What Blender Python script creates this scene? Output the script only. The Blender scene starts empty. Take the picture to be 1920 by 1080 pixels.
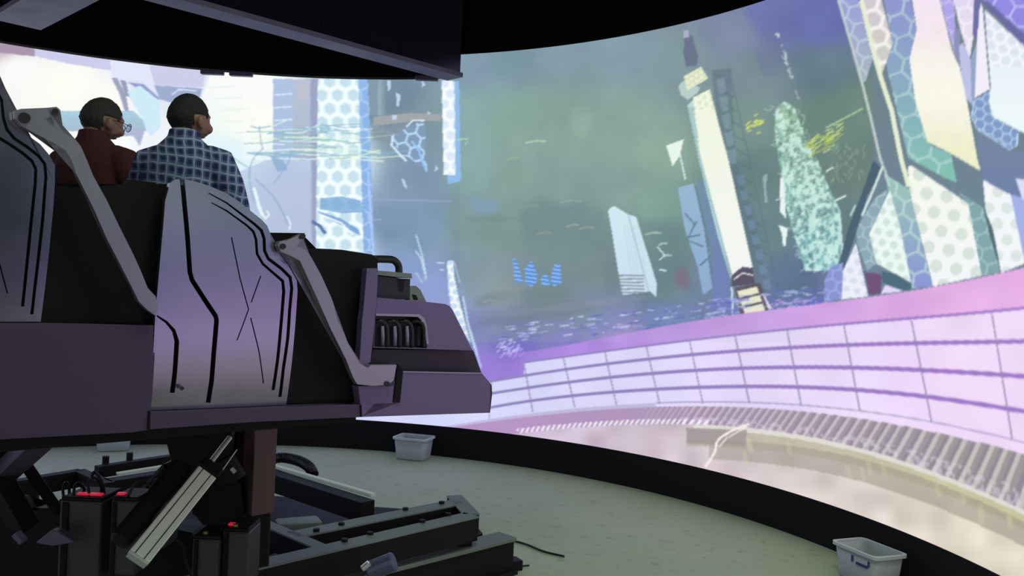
import bpy, bmesh, math, random
import numpy as np
from mathutils import Vector, Matrix
random.seed(3); rng = np.random.RandomState(5)
PI = math.pi
C = bpy.context.scene.collection

# ------------------------------------------------------------------ camera, world, exposure
F = 1595.657; PITCH = 0.001; ROLL = 0.041; CAMZ = 2.2
RC = Vector((-1.229*2.2, 2.348*2.2, 0)); RR = 2.789*2.2          # centre and radius of the round room
Z_TOP, Z_VAL, Z_KERB = 2.363*2.2, 2.212*2.2, 0.176*2.2
cam = bpy.data.objects.new('camera', bpy.data.cameras.new('camera')); C.objects.link(cam)
cam.data.sensor_width = 36; cam.data.lens = F/1920*36; cam.data.clip_start = 0.05
cr, sr, cp, sp = math.cos(ROLL), math.sin(ROLL), math.cos(PITCH), math.sin(PITCH)
def ray(u, v):
    x = (u-960)/F; y = -(v-540)/F
    x, y = cr*x-sr*y, sr*x+cr*y
    return Vector((x, cp-sp*y, sp+cp*y))
right = Vector((cr, -sp*sr, cp*sr)); up = Vector((-sr, -sp*cr, cp*cr)); back = -Vector((0, cp, sp))
m = Matrix((right, up, back)).transposed().to_4x4(); m.translation = (0, 0, CAMZ)
cam.matrix_world = m
bpy.context.scene.camera = cam
w = bpy.data.worlds.new('world'); bpy.context.scene.world = w; w.use_nodes = True
w.node_tree.nodes['Background'].inputs[0].default_value = (0.02, 0.02, 0.03, 1)
w.node_tree.nodes['Background'].inputs[1].default_value = 0.05
vs = bpy.context.scene.view_settings
vs.view_transform = 'Standard'; vs.look = 'None'; vs.gamma = 1; vs.exposure = 0; vs.use_curve_mapping = False
# added fill lamp near the ceiling, with no known fixture; brightens floor and panels
ld = bpy.data.lights.new('added_ceiling_fill', 'AREA'); ld.shape = 'DISK'; ld.size = 1.5; ld.energy = 125; ld.color = (0.74, 0.95, 0.66)
lo = bpy.data.objects.new('added_ceiling_fill', ld); lo.location = (0.6, 2.2, 6.6); C.objects.link(lo)

# added fill lamp behind the camera to brighten the actuator, source unseen
le = bpy.data.lights.new('added_low_fill', 'AREA'); le.shape = 'RECTANGLE'; le.size = 1.6; le.size_y = 1.0; le.energy = 26; le.color = (0.86, 1.0, 0.76)
lo2 = bpy.data.objects.new('added_low_fill', le); lo2.location = (1.3, -2.6, 3.0); lo2.rotation_euler = (math.radians(80), 0, math.radians(22)); C.objects.link(lo2)

# ------------------------------------------------------------------ helpers
CAM = Vector((0, 0, CAMZ))
def PZ(u, v, z):                       # point of the horizontal plane z
    d = ray(u, v); return CAM + d*((z-CAMZ)/d.z)
def PY(u, v, Y):                       # point at depth Y
    d = ray(u, v); return CAM + d*(Y/d.y)
A0 = Vector((-1.275, 3.0, 0)); EV = Vector((.743, .669, 0)).normalized(); NV = Vector((-EV.y, EV.x, 0))
def PS(u, v, d=0.0):                   # point of the vehicle's near side plane, moved d inwards
    r = ray(u, v); t = (A0.dot(NV)+d - CAM.dot(NV))/r.dot(NV); return CAM + r*t
def sz(u, v, d=0.0):
    p = PS(u, v, d); return ((p-A0).dot(EV), p.z)
def vw(s, z, d): return A0 + EV*s + NV*d + Vector((0, 0, z))

def lin(c): return tuple((x/12.92 if x <= .04045 else ((x+.055)/1.055)**2.4) for x in c)
MATS = {}
def mat(name, col, rough=.5, metal=0., bump=0., bscale=30., var=0.0, vscale=4., emit=None, estr=0., trans=0., spec=.5):
    if name in MATS: return MATS[name]
    mt = bpy.data.materials.new(name); mt.use_nodes = True; nt = mt.node_tree; b = nt.nodes['Principled BSDF']
    c = lin([x/255 for x in col]) + (1,)
    b.inputs['Base Color'].default_value = c; b.inputs['Roughness'].default_value = rough; b.inputs['Metallic'].default_value = metal
    b.inputs['Specular IOR Level'].default_value = spec
    if trans: b.inputs['Transmission Weight'].default_value = trans
    if emit:
        b.inputs['Emission Color'].default_value = lin([x/255 for x in emit])+(1,); b.inputs['Emission Strength'].default_value = estr
    tc = nt.nodes.new('ShaderNodeTexCoord')
    nz = nt.nodes.new('ShaderNodeTexNoise'); nz.inputs['Scale'].default_value = vscale; nz.inputs['Detail'].default_value = 5
    nt.links.new(tc.outputs['Object'], nz.inputs['Vector'])
    if var:
        mx = nt.nodes.new('ShaderNodeMix'); mx.data_type = 'RGBA'
        mx.inputs[6].default_value = tuple(x*(1-var) for x in c[:3])+(1,); mx.inputs[7].default_value = tuple(min(1, x*(1+var)) for x in c[:3])+(1,)
        nt.links.new(nz.outputs['Fac'], mx.inputs[0]); nt.links.new(mx.outputs[2], b.inputs['Base Color'])
        mr = nt.nodes.new('ShaderNodeMapRange'); mr.inputs[3].default_value = max(0, rough-.1); mr.inputs[4].default_value = min(1, rough+.12)
        nt.links.new(nz.outputs['Fac'], mr.inputs[0]); nt.links.new(mr.outputs[0], b.inputs['Roughness'])
    if bump:
        n2 = nt.nodes.new('ShaderNodeTexNoise'); n2.inputs['Scale'].default_value = bscale
        nt.links.new(tc.outputs['Object'], n2.inputs['Vector'])
        bp = nt.nodes.new('ShaderNodeBump'); bp.inputs['Strength'].default_value = bump; bp.inputs['Distance'].default_value = .01
        nt.links.new(n2.outputs['Fac'], bp.inputs['Height']); nt.links.new(bp.outputs[0], b.inputs['Normal'])
    MATS[name] = mt; return mt

M_panel = mat('brushed_panel', (164, 158, 178), .24, .95, var=.12, vscale=3)
M_arm = mat('arm_metal', (156, 150, 162), .40, .8, var=.08)
M_base = mat('purple_grey_body', (74, 58, 84), .45, .3, var=.15, vscale=2)
M_nose = mat('nose_body', (110, 95, 132), .42, .3, var=.10, vscale=2)
M_black = mat('black_body', (14, 11, 14), .6, 0, var=.2, spec=.2)
M_dark = mat('dark_recess', (44, 36, 50), .5, .2)
M_tube = mat('black_tube', (40, 36, 42), .35, .3)
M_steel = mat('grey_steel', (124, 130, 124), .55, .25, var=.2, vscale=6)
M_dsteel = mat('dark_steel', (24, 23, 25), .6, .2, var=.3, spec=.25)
M_alu = mat('aluminium', (240, 245, 228), .5, .0, var=.05)
M_rod = mat('chrome_rod', (235, 235, 235), .25, .5)
M_rust = mat('red_brown_column', (96, 72, 74), .55, .2, var=.15)
M_red = mat('red_led', (160, 20, 40), .5, emit=(255, 40, 80), estr=.4)
M_wire = mat('cable_rubber', (20, 22, 20), .5)
M_drape = mat('black_drape', (12, 10, 12), .9, bump=.3, spec=.1)
M_kerb = mat('black_kerb', (26, 23, 28), .75, var=.3, spec=.2)
M_skin = mat('skin', (138, 98, 82), .55, bump=.1, bscale=120)
M_hair = mat('dark_hair', (22, 18, 20), .7, bump=.8, bscale=160)
M_greyhair = mat('greying_hair', (44, 38, 40), .7, bump=.8, bscale=160)
M_red_shirt = mat('dark_red_cloth', (66, 16, 26), .85, bump=.3, bscale=60, var=.15)
M_trouser = mat('dark_trousers', (28, 28, 36), .85, bump=.3)
M_plastic = mat('cloudy_plastic', (222, 232, 238), .3, trans=.45)
M_water = mat('bin_contents', (70, 95, 110), .2)
M_ink = mat('blue_marker', (50, 50, 130), .5)
M_brass = mat('brass', (170, 160, 100), .3, .8)
M_girder = mat('girder_paint', (96, 84, 108), .45, .2, var=.2)
M_gside = mat('gloss_black_side', (30, 26, 38), .12, .3)

def meshobj(name, bm, m, parent=None, smooth=False, world=True):
    if parent is not None and world:
        for v in bm.verts: v.co -= parent['_o'] if False else ROOTLOC[parent.name]
    bmesh.ops.recalc_face_normals(bm, faces=bm.faces)
    me = bpy.data.meshes.new(name); bm.to_mesh(me); bm.free(); me.materials.append(m)
    if smooth: me.shade_smooth()
    o = bpy.data.objects.new(name, me); C.objects.link(o)
    if parent is not None:
        o.parent = parent; ROOTLOC[o.name] = ROOTLOC[parent.name]
    return o
ROOTLOC = {}
def thing(name, label, cat, loc=(0, 0, 0), group=None):
    o = bpy.data.objects.new(name, None); C.objects.link(o); o.location = loc; o.empty_display_size = .1
    o['label'] = label; o['category'] = cat; ROOTLOC[o.name] = Vector(loc)
    if group: o['group'] = group
    return o
def tag(o, label=None, cat=None, group=None, kind=None):
    if label: o['label'] = label
    if cat: o['category'] = cat
    if group: o['group'] = group
    if kind: o['kind'] = kind
    return o
def recenter(o):                       # put a single-mesh thing's origin at its base
    me = o.data; cs = [v.co for v in me.vertices]
    c = Vector(((min(v.x for v in cs)+max(v.x for v in cs))/2, (min(v.y for v in cs)+max(v.y for v in cs))/2, min(v.z for v in cs)))
    me.transform(Matrix.Translation(-c)); o.location = c; return o
def bevel(o, w=.004, seg=2):
    b = o.modifiers.new('bevel', 'BEVEL'); b.width = w; b.segments = seg; b.limit_method = 'ANGLE'; b.angle_limit = .6; b.harden_normals = False
    return o

def prism(pts3, vec, bm=None):         # polygon of 3-D points extruded by a vector
    bm = bm or bmesh.new()
    a = [bm.verts.new(p) for p in pts3]; b = [bm.verts.new(Vector(p)+vec) for p in pts3]
    n = len(a)
    fs = [bm.faces.new(a), bm.faces.new(b[::-1])]
    for i in range(n): bm.faces.new((a[i], b[i], b[(i+1) % n], a[(i+1) % n]))
    bmesh.ops.triangulate(bm, faces=fs)
    return bm
def vpoly(px, d, th, bm=None):         # outline seen on the side plane, real thickness inwards
    return prism([PS(u, v, d) for u, v in px], NV*th, bm)
def offset_line(pts, w):               # 2-D polyline to outline
    pts = [Vector(p) for p in pts]; L, Rr = [], []
    ws = w if isinstance(w, (list, tuple)) else [w]*len(pts)
    for i, p in enumerate(pts):
        a = pts[max(i-1, 0)]; b = pts[min(i+1, len(pts)-1)]
        t = (b-a).normalized(); n = Vector((-t.y, t.x))
        L.append(p+n*ws[i]/2); Rr.append(p-n*ws[i]/2)
    return L+Rr[::-1]
def beam(p, q, w, h, bm=None, upv=Vector((0, 0, 1))):
    bm = bm or bmesh.new(); p = Vector(p); q = Vector(q); d = (q-p).normalized()
    s = d.cross(upv).normalized(); t = s.cross(d).normalized()
    r = [p+s*a*w/2+t*b*h/2 for a, b in ((-1, -1), (1, -1), (1, 1), (-1, 1))]
    return prism(r, q-p, bm)
def tube(pts, r, bm=None, seg=10, closed=False):
    bm = bm or bmesh.new(); pts = [Vector(p) for p in pts]; rings = []
    rs = r if isinstance(r, (list, tuple)) else [r]*len(pts)
    ref = None
    for i, p in enumerate(pts):
        a = pts[max(i-1, 0)]; b = pts[min(i+1, len(pts)-1)]; t = (b-a).normalized()
        if ref is None:
            ref = t.orthogonal().normalized()
        ref = (ref - t*ref.dot(t)).normalized(); s = t.cross(ref)
        rings.append([bm.verts.new(p+(ref*math.cos(k*2*PI/seg)+s*math.sin(k*2*PI/seg))*rs[i]) for k in range(seg)])
    for i in range(len(rings)-1):
        for k in range(seg): bm.faces.new((rings[i][k], rings[i][(k+1) % seg], rings[i+1][(k+1) % seg], rings[i+1][k]))
    bm.faces.new(rings[0][::-1]); bm.faces.new(rings[-1])
    return bm
def smoothpath(pts, n=6):
    pts = [Vector(p) for p in pts]; out = []
    for i in range(len(pts)-1):
        p0, p1, p2, p3 = pts[max(i-1, 0)], pts[i], pts[i+1], pts[min(i+2, len(pts)-1)]
        for k in range(n):
            t = k/n
            out.append(.5*((2*p1)+(p2-p0)*t+(2*p0-5*p1+4*p2-p3)*t*t+(3*p1-p0-3*p2+p3)*t**3))
    return out+[pts[-1]]
def box(c, sx, sy, sz_, rz=0, bm=None):
    bm = bm or bmesh.new(); R = Matrix.Rotation(rz, 3, 'Z'); c = Vector(c)
    r = [c+R@Vector((a*sx/2, b*sy/2, -sz_/2)) for a, b in ((-1, -1), (1, -1), (1, 1), (-1, 1))]
    return prism(r, Vector((0, 0, sz_)), bm)
def cyl(c, r, h, bm=None, seg=16, r2=None):
    return tube([Vector(c), Vector(c)+Vector((0, 0, h))], [r, r if r2 is None else r2], bm, seg)
RZV = math.atan2(EV.y, EV.x)

# ------------------------------------------------------------------ room shell
AC = math.atan2(-RC.y, -RC.x)          # direction from the room's centre to the camera
GAP = math.radians(17)
def ringwall(r0, r1, z0, z1, a0, a1, n=160):
    bm = bmesh.new(); rings = []
    for i in range(n+1):
        a = a0+(a1-a0)*i/n; c, s = math.cos(a), math.sin(a)
        rings.append([bm.verts.new((RC.x+r*c, RC.y+r*s, z)) for r, z in ((r0, z0), (r1, z0), (r1, z1), (r0, z1))])
    for i in range(n):
        for k in range(4): bm.faces.new((rings[i][k], rings[i][(k+1) % 4], rings[i+1][(k+1) % 4], rings[i+1][k]))
    bm.faces.new(rings[0]); bm.faces.new(rings[-1][::-1]); return bm
# floor
bm = bmesh.new(); vs_ = [bm.verts.new((RC.x+9.5*math.cos(a), RC.y+9.5*math.sin(a), 0)) for a in np.linspace(0, 2*PI, 97)[:-1]]
prism([v.co.copy() for v in vs_], Vector((0, 0, -.15)), bm)
for v in vs_: bm.verts.remove(v)
M_floor = bpy.data.materials.new('painted_floor'); M_floor.use_nodes = True
nt = M_floor.node_tree; b = nt.nodes['Principled BSDF']; tc = nt.nodes.new('ShaderNodeTexCoord')
n1 = nt.nodes.new('ShaderNodeTexNoise'); n1.inputs['Scale'].default_value = .7; n1.inputs['Detail'].default_value = 6
n2 = nt.nodes.new('ShaderNodeTexNoise'); n2.inputs['Scale'].default_value = 9; n2.inputs['Detail'].default_value = 8
r1 = nt.nodes.new('ShaderNodeValToRGB'); r1.color_ramp.elements[0].position = .3; r1.color_ramp.elements[1].position = .7
r1.color_ramp.elements[0].color = (.43, .53, .34, 1); r1.color_ramp.elements[1].color = (.53, .60, .43, 1)
r2 = nt.nodes.new('ShaderNodeValToRGB'); r2.color_ramp.elements[0].position = .26; r2.color_ramp.elements[1].position = .42
r2.color_ramp.elements[0].color = (.5, .5, .5, 1); r2.color_ramp.elements[1].color = (1, 1, 1, 1)
mx = nt.nodes.new('ShaderNodeMix'); mx.data_type = 'RGBA'; mx.blend_type = 'MULTIPLY'; mx.inputs[0].default_value = .6
for n in (n1, n2): nt.links.new(tc.outputs['Object'], n.inputs['Vector'])
nt.links.new(n1.outputs['Fac'], r1.inputs[0]); nt.links.new(n2.outputs['Fac'], r2.inputs[0])
nt.links.new(r1.outputs[0], mx.inputs[6]); nt.links.new(r2.outputs[0], mx.inputs[7]); nt.links.new(mx.outputs[2], b.inputs['Base Color'])
b.inputs['Roughness'].default_value = .55; b.inputs['Specular IOR Level'].default_value = .3
tag(meshobj('floor', bm, M_floor), kind='structure')
# ceiling, wall above the screen, kerb under it, entrance wall behind the camera
bm = bmesh.new(); prism([(RC.x+9.5*math.cos(a), RC.y+9.5*math.sin(a), 7.2) for a in np.linspace(0, 2*PI, 65)[:-1]], Vector((0, 0, .1)), bm)
tag(meshobj('ceiling', bm, M_drape), kind='structure')
tag(meshobj('wall_back', ringwall(RR+.02, RR+.15, Z_TOP+.0, 7.2, AC+GAP, AC+2*PI-GAP), M_drape), kind='structure')
tag(meshobj('baseboard_back', ringwall(RR-.01, RR+.12, 0, Z_KERB, AC+GAP, AC+2*PI-GAP), M_kerb), kind='structure')
tag(meshobj('wall_front', ringwall(9.3, 9.45, 0, 7.2, AC-.6, AC+.6, 40), M_drape), kind='structure')

# ------------------------------------------------------------------ the picture shown on the curved screen
def theta_at(u, v):
    d = ray(u, v); a = d.x*d.x+d.y*d.y; b = -2*(d.x*RC.x+d.y*RC.y); c = RC.x**2+RC.y**2-RR*RR
    t = (-b+math.sqrt(max(0, b*b-4*a*c)))/(2*a); return math.atan2(d.y*t-RC.y, d.x*t-RC.x)
NC, NR = 1260, 540
us = np.linspace(-120, 2060, NC)
ths = np.array([theta_at(u, 450) for u in us]); ths = np.unwrap(ths)      # decreasing from left to right
thL, thR = ths[0], ths[-1]
aEndR = AC+GAP; aEndL = AC+2*PI-GAP
while aEndR > thR: aEndR -= 2*PI
while aEndL < thL: aEndL += 2*PI
if aEndL-aEndR > 2*PI: aEndL -= 2*PI
nl = 150; extraL = np.linspace(aEndL, thL, nl, endpoint=False); extraR = np.linspace(thR, aEndR, 61)[1:]
TH = np.concatenate([extraL, ths, extraR]); NCT = len(TH)
zs = np.linspace(Z_KERB, Z_TOP, NR)
def fold(t):                          # outside the part in view the picture goes on as its mirror image
    span = thL-thR; x = (t-thR) % (2*span); x = np.where(x > span, 2*span-x, x); return thR+x
TF = fold(TH)
TT, ZZ = np.meshgrid(TF, zs)
X = RC.x+RR*np.cos(TT); Y = RC.y+RR*np.sin(TT); Z = ZZ-CAMZ
yy = cp*Y+sp*Z; zz = -sp*Y+cp*Z; yy = np.maximum(yy, .3)
xi = cr*X+sr*zz; yi = -sr*X+cr*zz
U = (960+F*xi/yy).ravel(); V = (540-F*yi/yy).ravel()

# colour field: anchors (u, v, r, g, b) blended smoothly
anch = [
 (-60,450,214,226,240),(40,520,150,176,200),(160,480,176,196,214),(300,470,150,170,205),(420,560,140,160,205),(560,560,135,150,205),(680,580,130,146,205),(60,640,120,130,200),(240,640,130,130,205),(420,680,150,140,215),(600,690,170,150,225),(100,760,190,160,225),(400,780,214,190,235),(640,770,214,210,250),(760,700,170,160,225),
 (0,80,200,180,190),(30,130,252,252,250),(120,160,253,252,245),(200,190,252,250,246),(60,300,250,252,250),(200,300,252,253,252),(280,140,215,225,245),(300,300,240,245,252),
 (440,150,250,252,250),(470,230,250,253,245),(430,300,225,245,252),(480,400,185,205,225),(540,440,180,190,215),(560,360,190,200,225),(640,300,225,245,252),(640,450,215,235,252),
 (720,180,118,140,158),(760,250,128,150,165),(780,340,130,152,178),(740,420,125,150,180),(800,420,125,152,178),(770,520,138,160,205),(820,540,140,160,210),(820,600,150,160,220),
 (875,120,118,146,172),(950,110,112,142,162),(1050,100,120,150,166),(1180,90,126,150,170),(1280,110,122,145,155),(1370,60,118,128,165),(1450,30,92,92,175),(1540,40,90,95,180),(1540,130,88,112,130),(1400,150,108,130,138),
 (880,220,132,170,170),(960,230,132,168,150),(1050,210,128,160,148),(1080,260,135,168,150),(1180,230,132,162,150),(1230,290,138,172,150),(1380,220,112,140,130),(1540,230,95,125,110),(1600,200,100,130,115),
 (880,320,135,172,172),(960,330,128,160,148),(1060,330,125,158,152),(1180,340,130,162,152),(1230,380,120,158,142),(1400,330,85,115,112),(1600,330,95,120,112),
 (880,420,122,150,150),(940,430,122,150,140),(1010,420,104,130,130),(1080,450,104,130,130),(1130,500,105,125,128),(1230,450,92,125,125),(1420,430,85,118,122),(1600,420,85,112,115),
 (890,520,122,145,160),(940,540,128,145,150),(1030,560,105,125,130),(1100,590,108,125,150),(1240,540,95,120,130),(1350,560,92,112,140),(1500,540,72,95,130),(1580,540,110,110,170),
 (900,620,122,128,195),(960,620,112,122,165),(1030,610,110,122,165),(1130,610,115,125,195),(1250,590,100,120,185),(1350,590,95,110,180),(1500,570,90,105,185),
 (900,680,150,130,215),(970,660,130,115,210),(1050,640,135,120,215),(1150,630,170,135,215)]
anch = np.array(anch, float)
mk = (anch[:, 0] > 862) & (anch[:, 1] < 660); anch[mk, 2:5] = anch[mk, 2:5]*.74+np.array((131, 148, 151))*.26+2
n = len(U); col = np.zeros((n, 3)); wsum = np.zeros(n)
for a in anch:
    d2 = (U-a[0])**2+((V-a[1])*1.25)**2; wt = 1/(d2+500)**2
    col += wt[:, None]*a[2:5]; wsum += wt
col /= wsum[:, None]
def vnoise(u, v, s, seed=0):
    g = np.random.RandomState(seed).rand(64, 64); x = u/s; y = v/s
    xi_ = np.floor(x).astype(int); yi_ = np.floor(y).astype(int); fx = x-xi_; fy = y-yi_; fx = fx*fx*(3-2*fx); fy = fy*fy*(3-2*fy)
    G = lambda i, j: g[i % 64, j % 64]
    return (G(xi_, yi_)*(1-fx)+G(xi_+1, yi_)*fx)*(1-fy)+(G(xi_, yi_+1)*(1-fx)+G(xi_+1, yi_+1)*fx)*fy
nz = vnoise(U, V, 55, 1)*.6+vnoise(U, V, 22, 2)*.4
col += ((nz-.5)*14)[:, None]*np.where((U > 690)[:, None], 1, .3)
def inpoly(pts, idx):
    x = U[idx]; y = V[idx]; ins = np.zeros(len(idx), bool); p = pts
    for i in range(len(p)):
        x1, y1 = p[i]; x2, y2 = p[i-1]
        if y1 == y2: continue
        c = ((y1 > y) != (y2 > y)) & (x < (x2-x1)*(y-y1)/(y2-y1)+x1); ins ^= c
    return idx[ins]
def region(pts):
    xs = [p[0] for p in pts]; ys = [p[1] for p in pts]
    idx = np.nonzero((U >= min(xs)) & (U <= max(xs)) & (V >= min(ys)) & (V <= max(ys)))[0]
    return inpoly(pts, idx)
def poly(pts, c1, c2=None, a=1.0, horiz=False):
    i = region(pts)
    if len(i) == 0: return i
    if c2 is None: c = np.array(c1, float)[None]
    else:
        q = U[i] if horiz else V[i]; k = 0 if horiz else 1
        lo_, hi = min(p[k] for p in pts), max(p[k] for p in pts); t = ((q-lo_)/(hi-lo_))[:, None]
        c = np.array(c1)*(1-t)+np.array(c2)*t
    col[i] = col[i]*(1-a)+c*a
    return i
def line(pts, w, c, a=1.0): return poly([tuple(p) for p in offset_line(pts, w)], c, a=a)
def hexes(i, s, ang, line_c, in_c, lw=.16, la=.8, ia=.5, sx=1.0, spot=False):
    x = U[i]*math.cos(ang)+V[i]*math.sin(ang); y = (-U[i]*math.sin(ang)+V[i]*math.cos(ang))*sx
    q = (math.sqrt(3)/3*x-y/3)/s; r = (2/3*y)/s; z = -q-r
    rq, rr, rz = np.round(q), np.round(r), np.round(z); dq, dr, dz = abs(rq-q), abs(rr-r), abs(rz-z)
    rq = np.where((dq > dr) & (dq > dz), -rr-rz, rq); rr = np.where((dr >= dq) & (dr > dz), -rq-rz, rr)
    cx = s*math.sqrt(3)*(rq+rr/2); cy = s*1.5*rr; dx = x-cx; dy = y-cy; ap = s*math.sqrt(3)/2
    if spot:
        dd = np.sqrt(dx*dx+dy*dy)/ap; mi = dd < .62; col[i[mi]] = col[i[mi]]*(1-ia)+np.array(in_c)*ia; return
    dd = np.maximum(np.abs(dx), np.maximum(np.abs(dx*.5+dy*.866), np.abs(dx*.5-dy*.866)))/ap
    ml = dd > 1-lw; mi = dd < 1-lw*1.8
    if in_c is not None: col[i[mi]] = col[i[mi]]*(1-ia)+np.array(in_c)*ia
    col[i[ml]] = col[i[ml]]*(1-la)+np.array(line_c)*la
W = (252, 254, 252)
# --- left part
poly([(62, 80), (207, 100), (207, 132), (130, 120), (65, 105)], (206, 206, 236))
poly([(-60, 60), (64, 80), (65, 106), (-60, 92)], (170, 150, 172))
poly([(207, 100), (400, 120), (385, 165), (372, 192), (300, 186), (262, 150), (215, 150), (207, 130)], (226, 232, 250))
poly([(280, 122), (386, 130), (380, 164), (290, 160)], (206, 206, 234))
poly([(289, 160), (379, 166), (373, 191), (345, 200), (300, 186)], (160, 174, 208))
line([(322, 178), (335, 168), (368, 170)], 3, (215, 222, 245))
poly([(209, 146), (220, 147), (236, 178), (243, 215), (236, 215), (224, 176)], (158, 166, 192))
poly([(225, 150), (236, 152), (243, 182), (236, 180)], (150, 158, 188))
poly([(240, 155), (270, 158), (300, 185), (296, 188), (275, 176)], (150, 162, 206))
poly([(238, 172), (262, 160), (300, 190), (300, 240), (282, 256), (262, 215)], (208, 236, 248))
poly([(88, 208), (250, 208), (268, 225), (275, 246), (130, 246), (95, 230)], (168, 208, 226), (170, 190, 208))
poly([(222, 243), (272, 243), (262, 274), (250, 255), (222, 255)], (176, 186, 216))
for k in range(9): line([(390+12*k, 165+21*k), (440+14*k, 162+21*k)], 2.4, (212, 228, 232), a=.4)
i = poly([(455, 150), (512, 150), (512, 300), (455, 300)], W, a=.4)
poly([(512, 148), (550, 148), (552, 300), (512, 300)], (176, 196, 228))
poly([(550, 150), (582, 148), (582, 300), (550, 300)], (186, 196, 214), (176, 186, 206))
poly([(560, 158), (578, 158), (578, 190), (560, 185)], (204, 196, 208), a=.35)
poly([(582, 148), (596, 148), (596, 480), (582, 480)], (158, 166, 196))
for y in (178, 202, 226): line([(514, y), (548, y-2)], 3, (214, 230, 250))
i = poly([(596, 148), (672, 148), (684, 472), (592, 466)], (222, 246, 250)); hexes(i, 17, .0, (248, 255, 255), (188, 216, 232), .2, .9, .65)
i = poly([(672, 148), (690, 148), (702, 476), (682, 474)], (146, 186, 236), (140, 176, 230)); hexes(i, 17, .0, (190, 220, 250), None, .12, .6)
line([(690, 320), (700, 478)], 4, (170, 205, 250))
poly([(600, 372), (640, 368), (676, 376), (684, 398), (640, 400), (600, 392)], (120, 165, 215), a=.75)
poly([(594, 395), (640, 410), (672, 430), (676, 442), (645, 425), (600, 402)], (110, 155, 215), a=.8)
line([(583, 414), (600, 424), (610, 438)], 6, (90, 120, 170))
line([(600, 402), (640, 418), (662, 440)], 3, W)
poly([(600, 230), (620, 236), (615, 250), (598, 250)], (150, 190, 215), a=.7)
rs = np.random.RandomState(9)
for k in range(46):
    x0 = 455+rs.rand()*210; y0 = 236+rs.rand()*66; l = 40+rs.rand()*80; c = [(150, 195, 190), (226, 250, 226), (236, 252, 250), (140, 185, 215)][k % 4]
    line([(x0, y0), (x0+l/2, y0+rs.randn()*2), (x0+l, y0+6*rs.randn())], 1.8+rs.rand()*2, c, a=.65)
poly([(448, 322), (500, 300), (585, 300), (585, 470), (530, 470), (500, 410), (450, 380)], (182, 200, 228), (186, 194, 222), a=.7)
for p in ([(491, 280), (475, 298), (468, 322), (470, 352), (478, 380)], [(546, 282), (541, 303), (528, 324), (512, 345)], [(430, 290), (452, 306), (470, 316)], [(478, 335), (515, 372), (540, 420)], [(486, 236), (489, 262), (493, 282)], [(470, 236), (484, 240), (508, 236)]):
    line(smoothpath([Vector(q) for q in p], 5), 2.6, (128, 165, 195), a=.55)
line([(476, 352), (486, 388), (492, 404)], 6, (230, 250, 252)); line([(500, 395), (505, 402), (498, 410), (492, 402)], 3, W)
poly([(505, 290), (530, 300), (540, 318), (520, 322)], (140, 170, 205), a=.7)
line([(538, 405), (545, 420), (542, 432)], 3, (225, 240, 250))
# right strip of the left part
poly([(692, 148), (722, 148), (722, 216), (692, 216)], (132, 156, 172)); poly([(708, 148), (716, 148), (716, 216), (708, 216)], (150, 172, 186))
i = poly([(700, 219), (770, 212), (826, 214), (828, 226), (770, 228), (700, 236)], (164, 168, 172))
poly([(700, 238), (760, 238), (790, 262), (740, 268), (700, 262)], (136, 152, 160), a=.6)
for p in ([(726, 150), (733, 152), (733, 166), (727, 172)], [(743, 174), (751, 178), (748, 200), (743, 198)], [(790, 150), (798, 158), (792, 164)], [(736, 216), (744, 216), (744, 224), (736, 224)], [(800, 208), (808, 212), (804, 216)], [(816, 308), (822, 316), (815, 322)], [(752, 335), (758, 336), (764, 354), (758, 350)]):
    poly(p, (196, 214, 236))
i = poly([(732, 256), (770, 236), (792, 226), (800, 245), (796, 280), (802, 320), (780, 305), (745, 280)], (132, 160, 200), a=.6)
hexes(i, 15, .3, (190, 225, 252), None, .16, .9)
line([(736, 255), (734, 272), (746, 286), (762, 302)], 4, (215, 240, 252)); line([(772, 264), (786, 284), (792, 302), (800, 322)], 4, (150, 205, 250))
line([(762, 238), (774, 226), (796, 226)], 3, (210, 235, 250))
i = poly([(828, 150), (852, 152), (854, 330), (832, 328)], (232, 244, 254)); hexes(i, 13, .0, W, (205, 222, 248), .2, .9, .4)
poly([(852, 152), (861, 152), (864, 340), (840, 345), (838, 330), (854, 330)], (146, 190, 236))
poly([(700, 372), (850, 376), (850, 379), (700, 376)], (160, 170, 210), a=.6)
line([(700, 412), (716, 412)], 2, (180, 180, 220))
for p in ([(779, 470), (790, 486), (798, 520), (792, 530), (780, 512)], [(780, 440), (792, 480), (800, 525)]): line(p, 3, (205, 232, 246), a=.8)
i = poly([(838, 489), (850, 488), (852, 521), (860, 557), (880, 620), (890, 655), (872, 628), (846, 576), (841, 551)], (222, 240, 252)); hexes(i, 9, .1, W, (176, 206, 236), .22, .9, .5)
line([(852, 492), (862, 530)], 2, (180, 210, 240)); line([(868, 556), (876, 600), (892, 655), (902, 690)], 4, (190, 215, 250)); line([(862, 556), (872, 600), (886, 650)], 3, (90, 110, 150), a=.7)
line([(818, 492), (834, 493)], 2.5, (200, 220, 245)); line([(824, 506), (832, 506)], 2.5, (200, 220, 245))
poly([(700, 500), (842, 520), (846, 600), (700, 600)], (150, 160, 215), a=.35)
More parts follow.
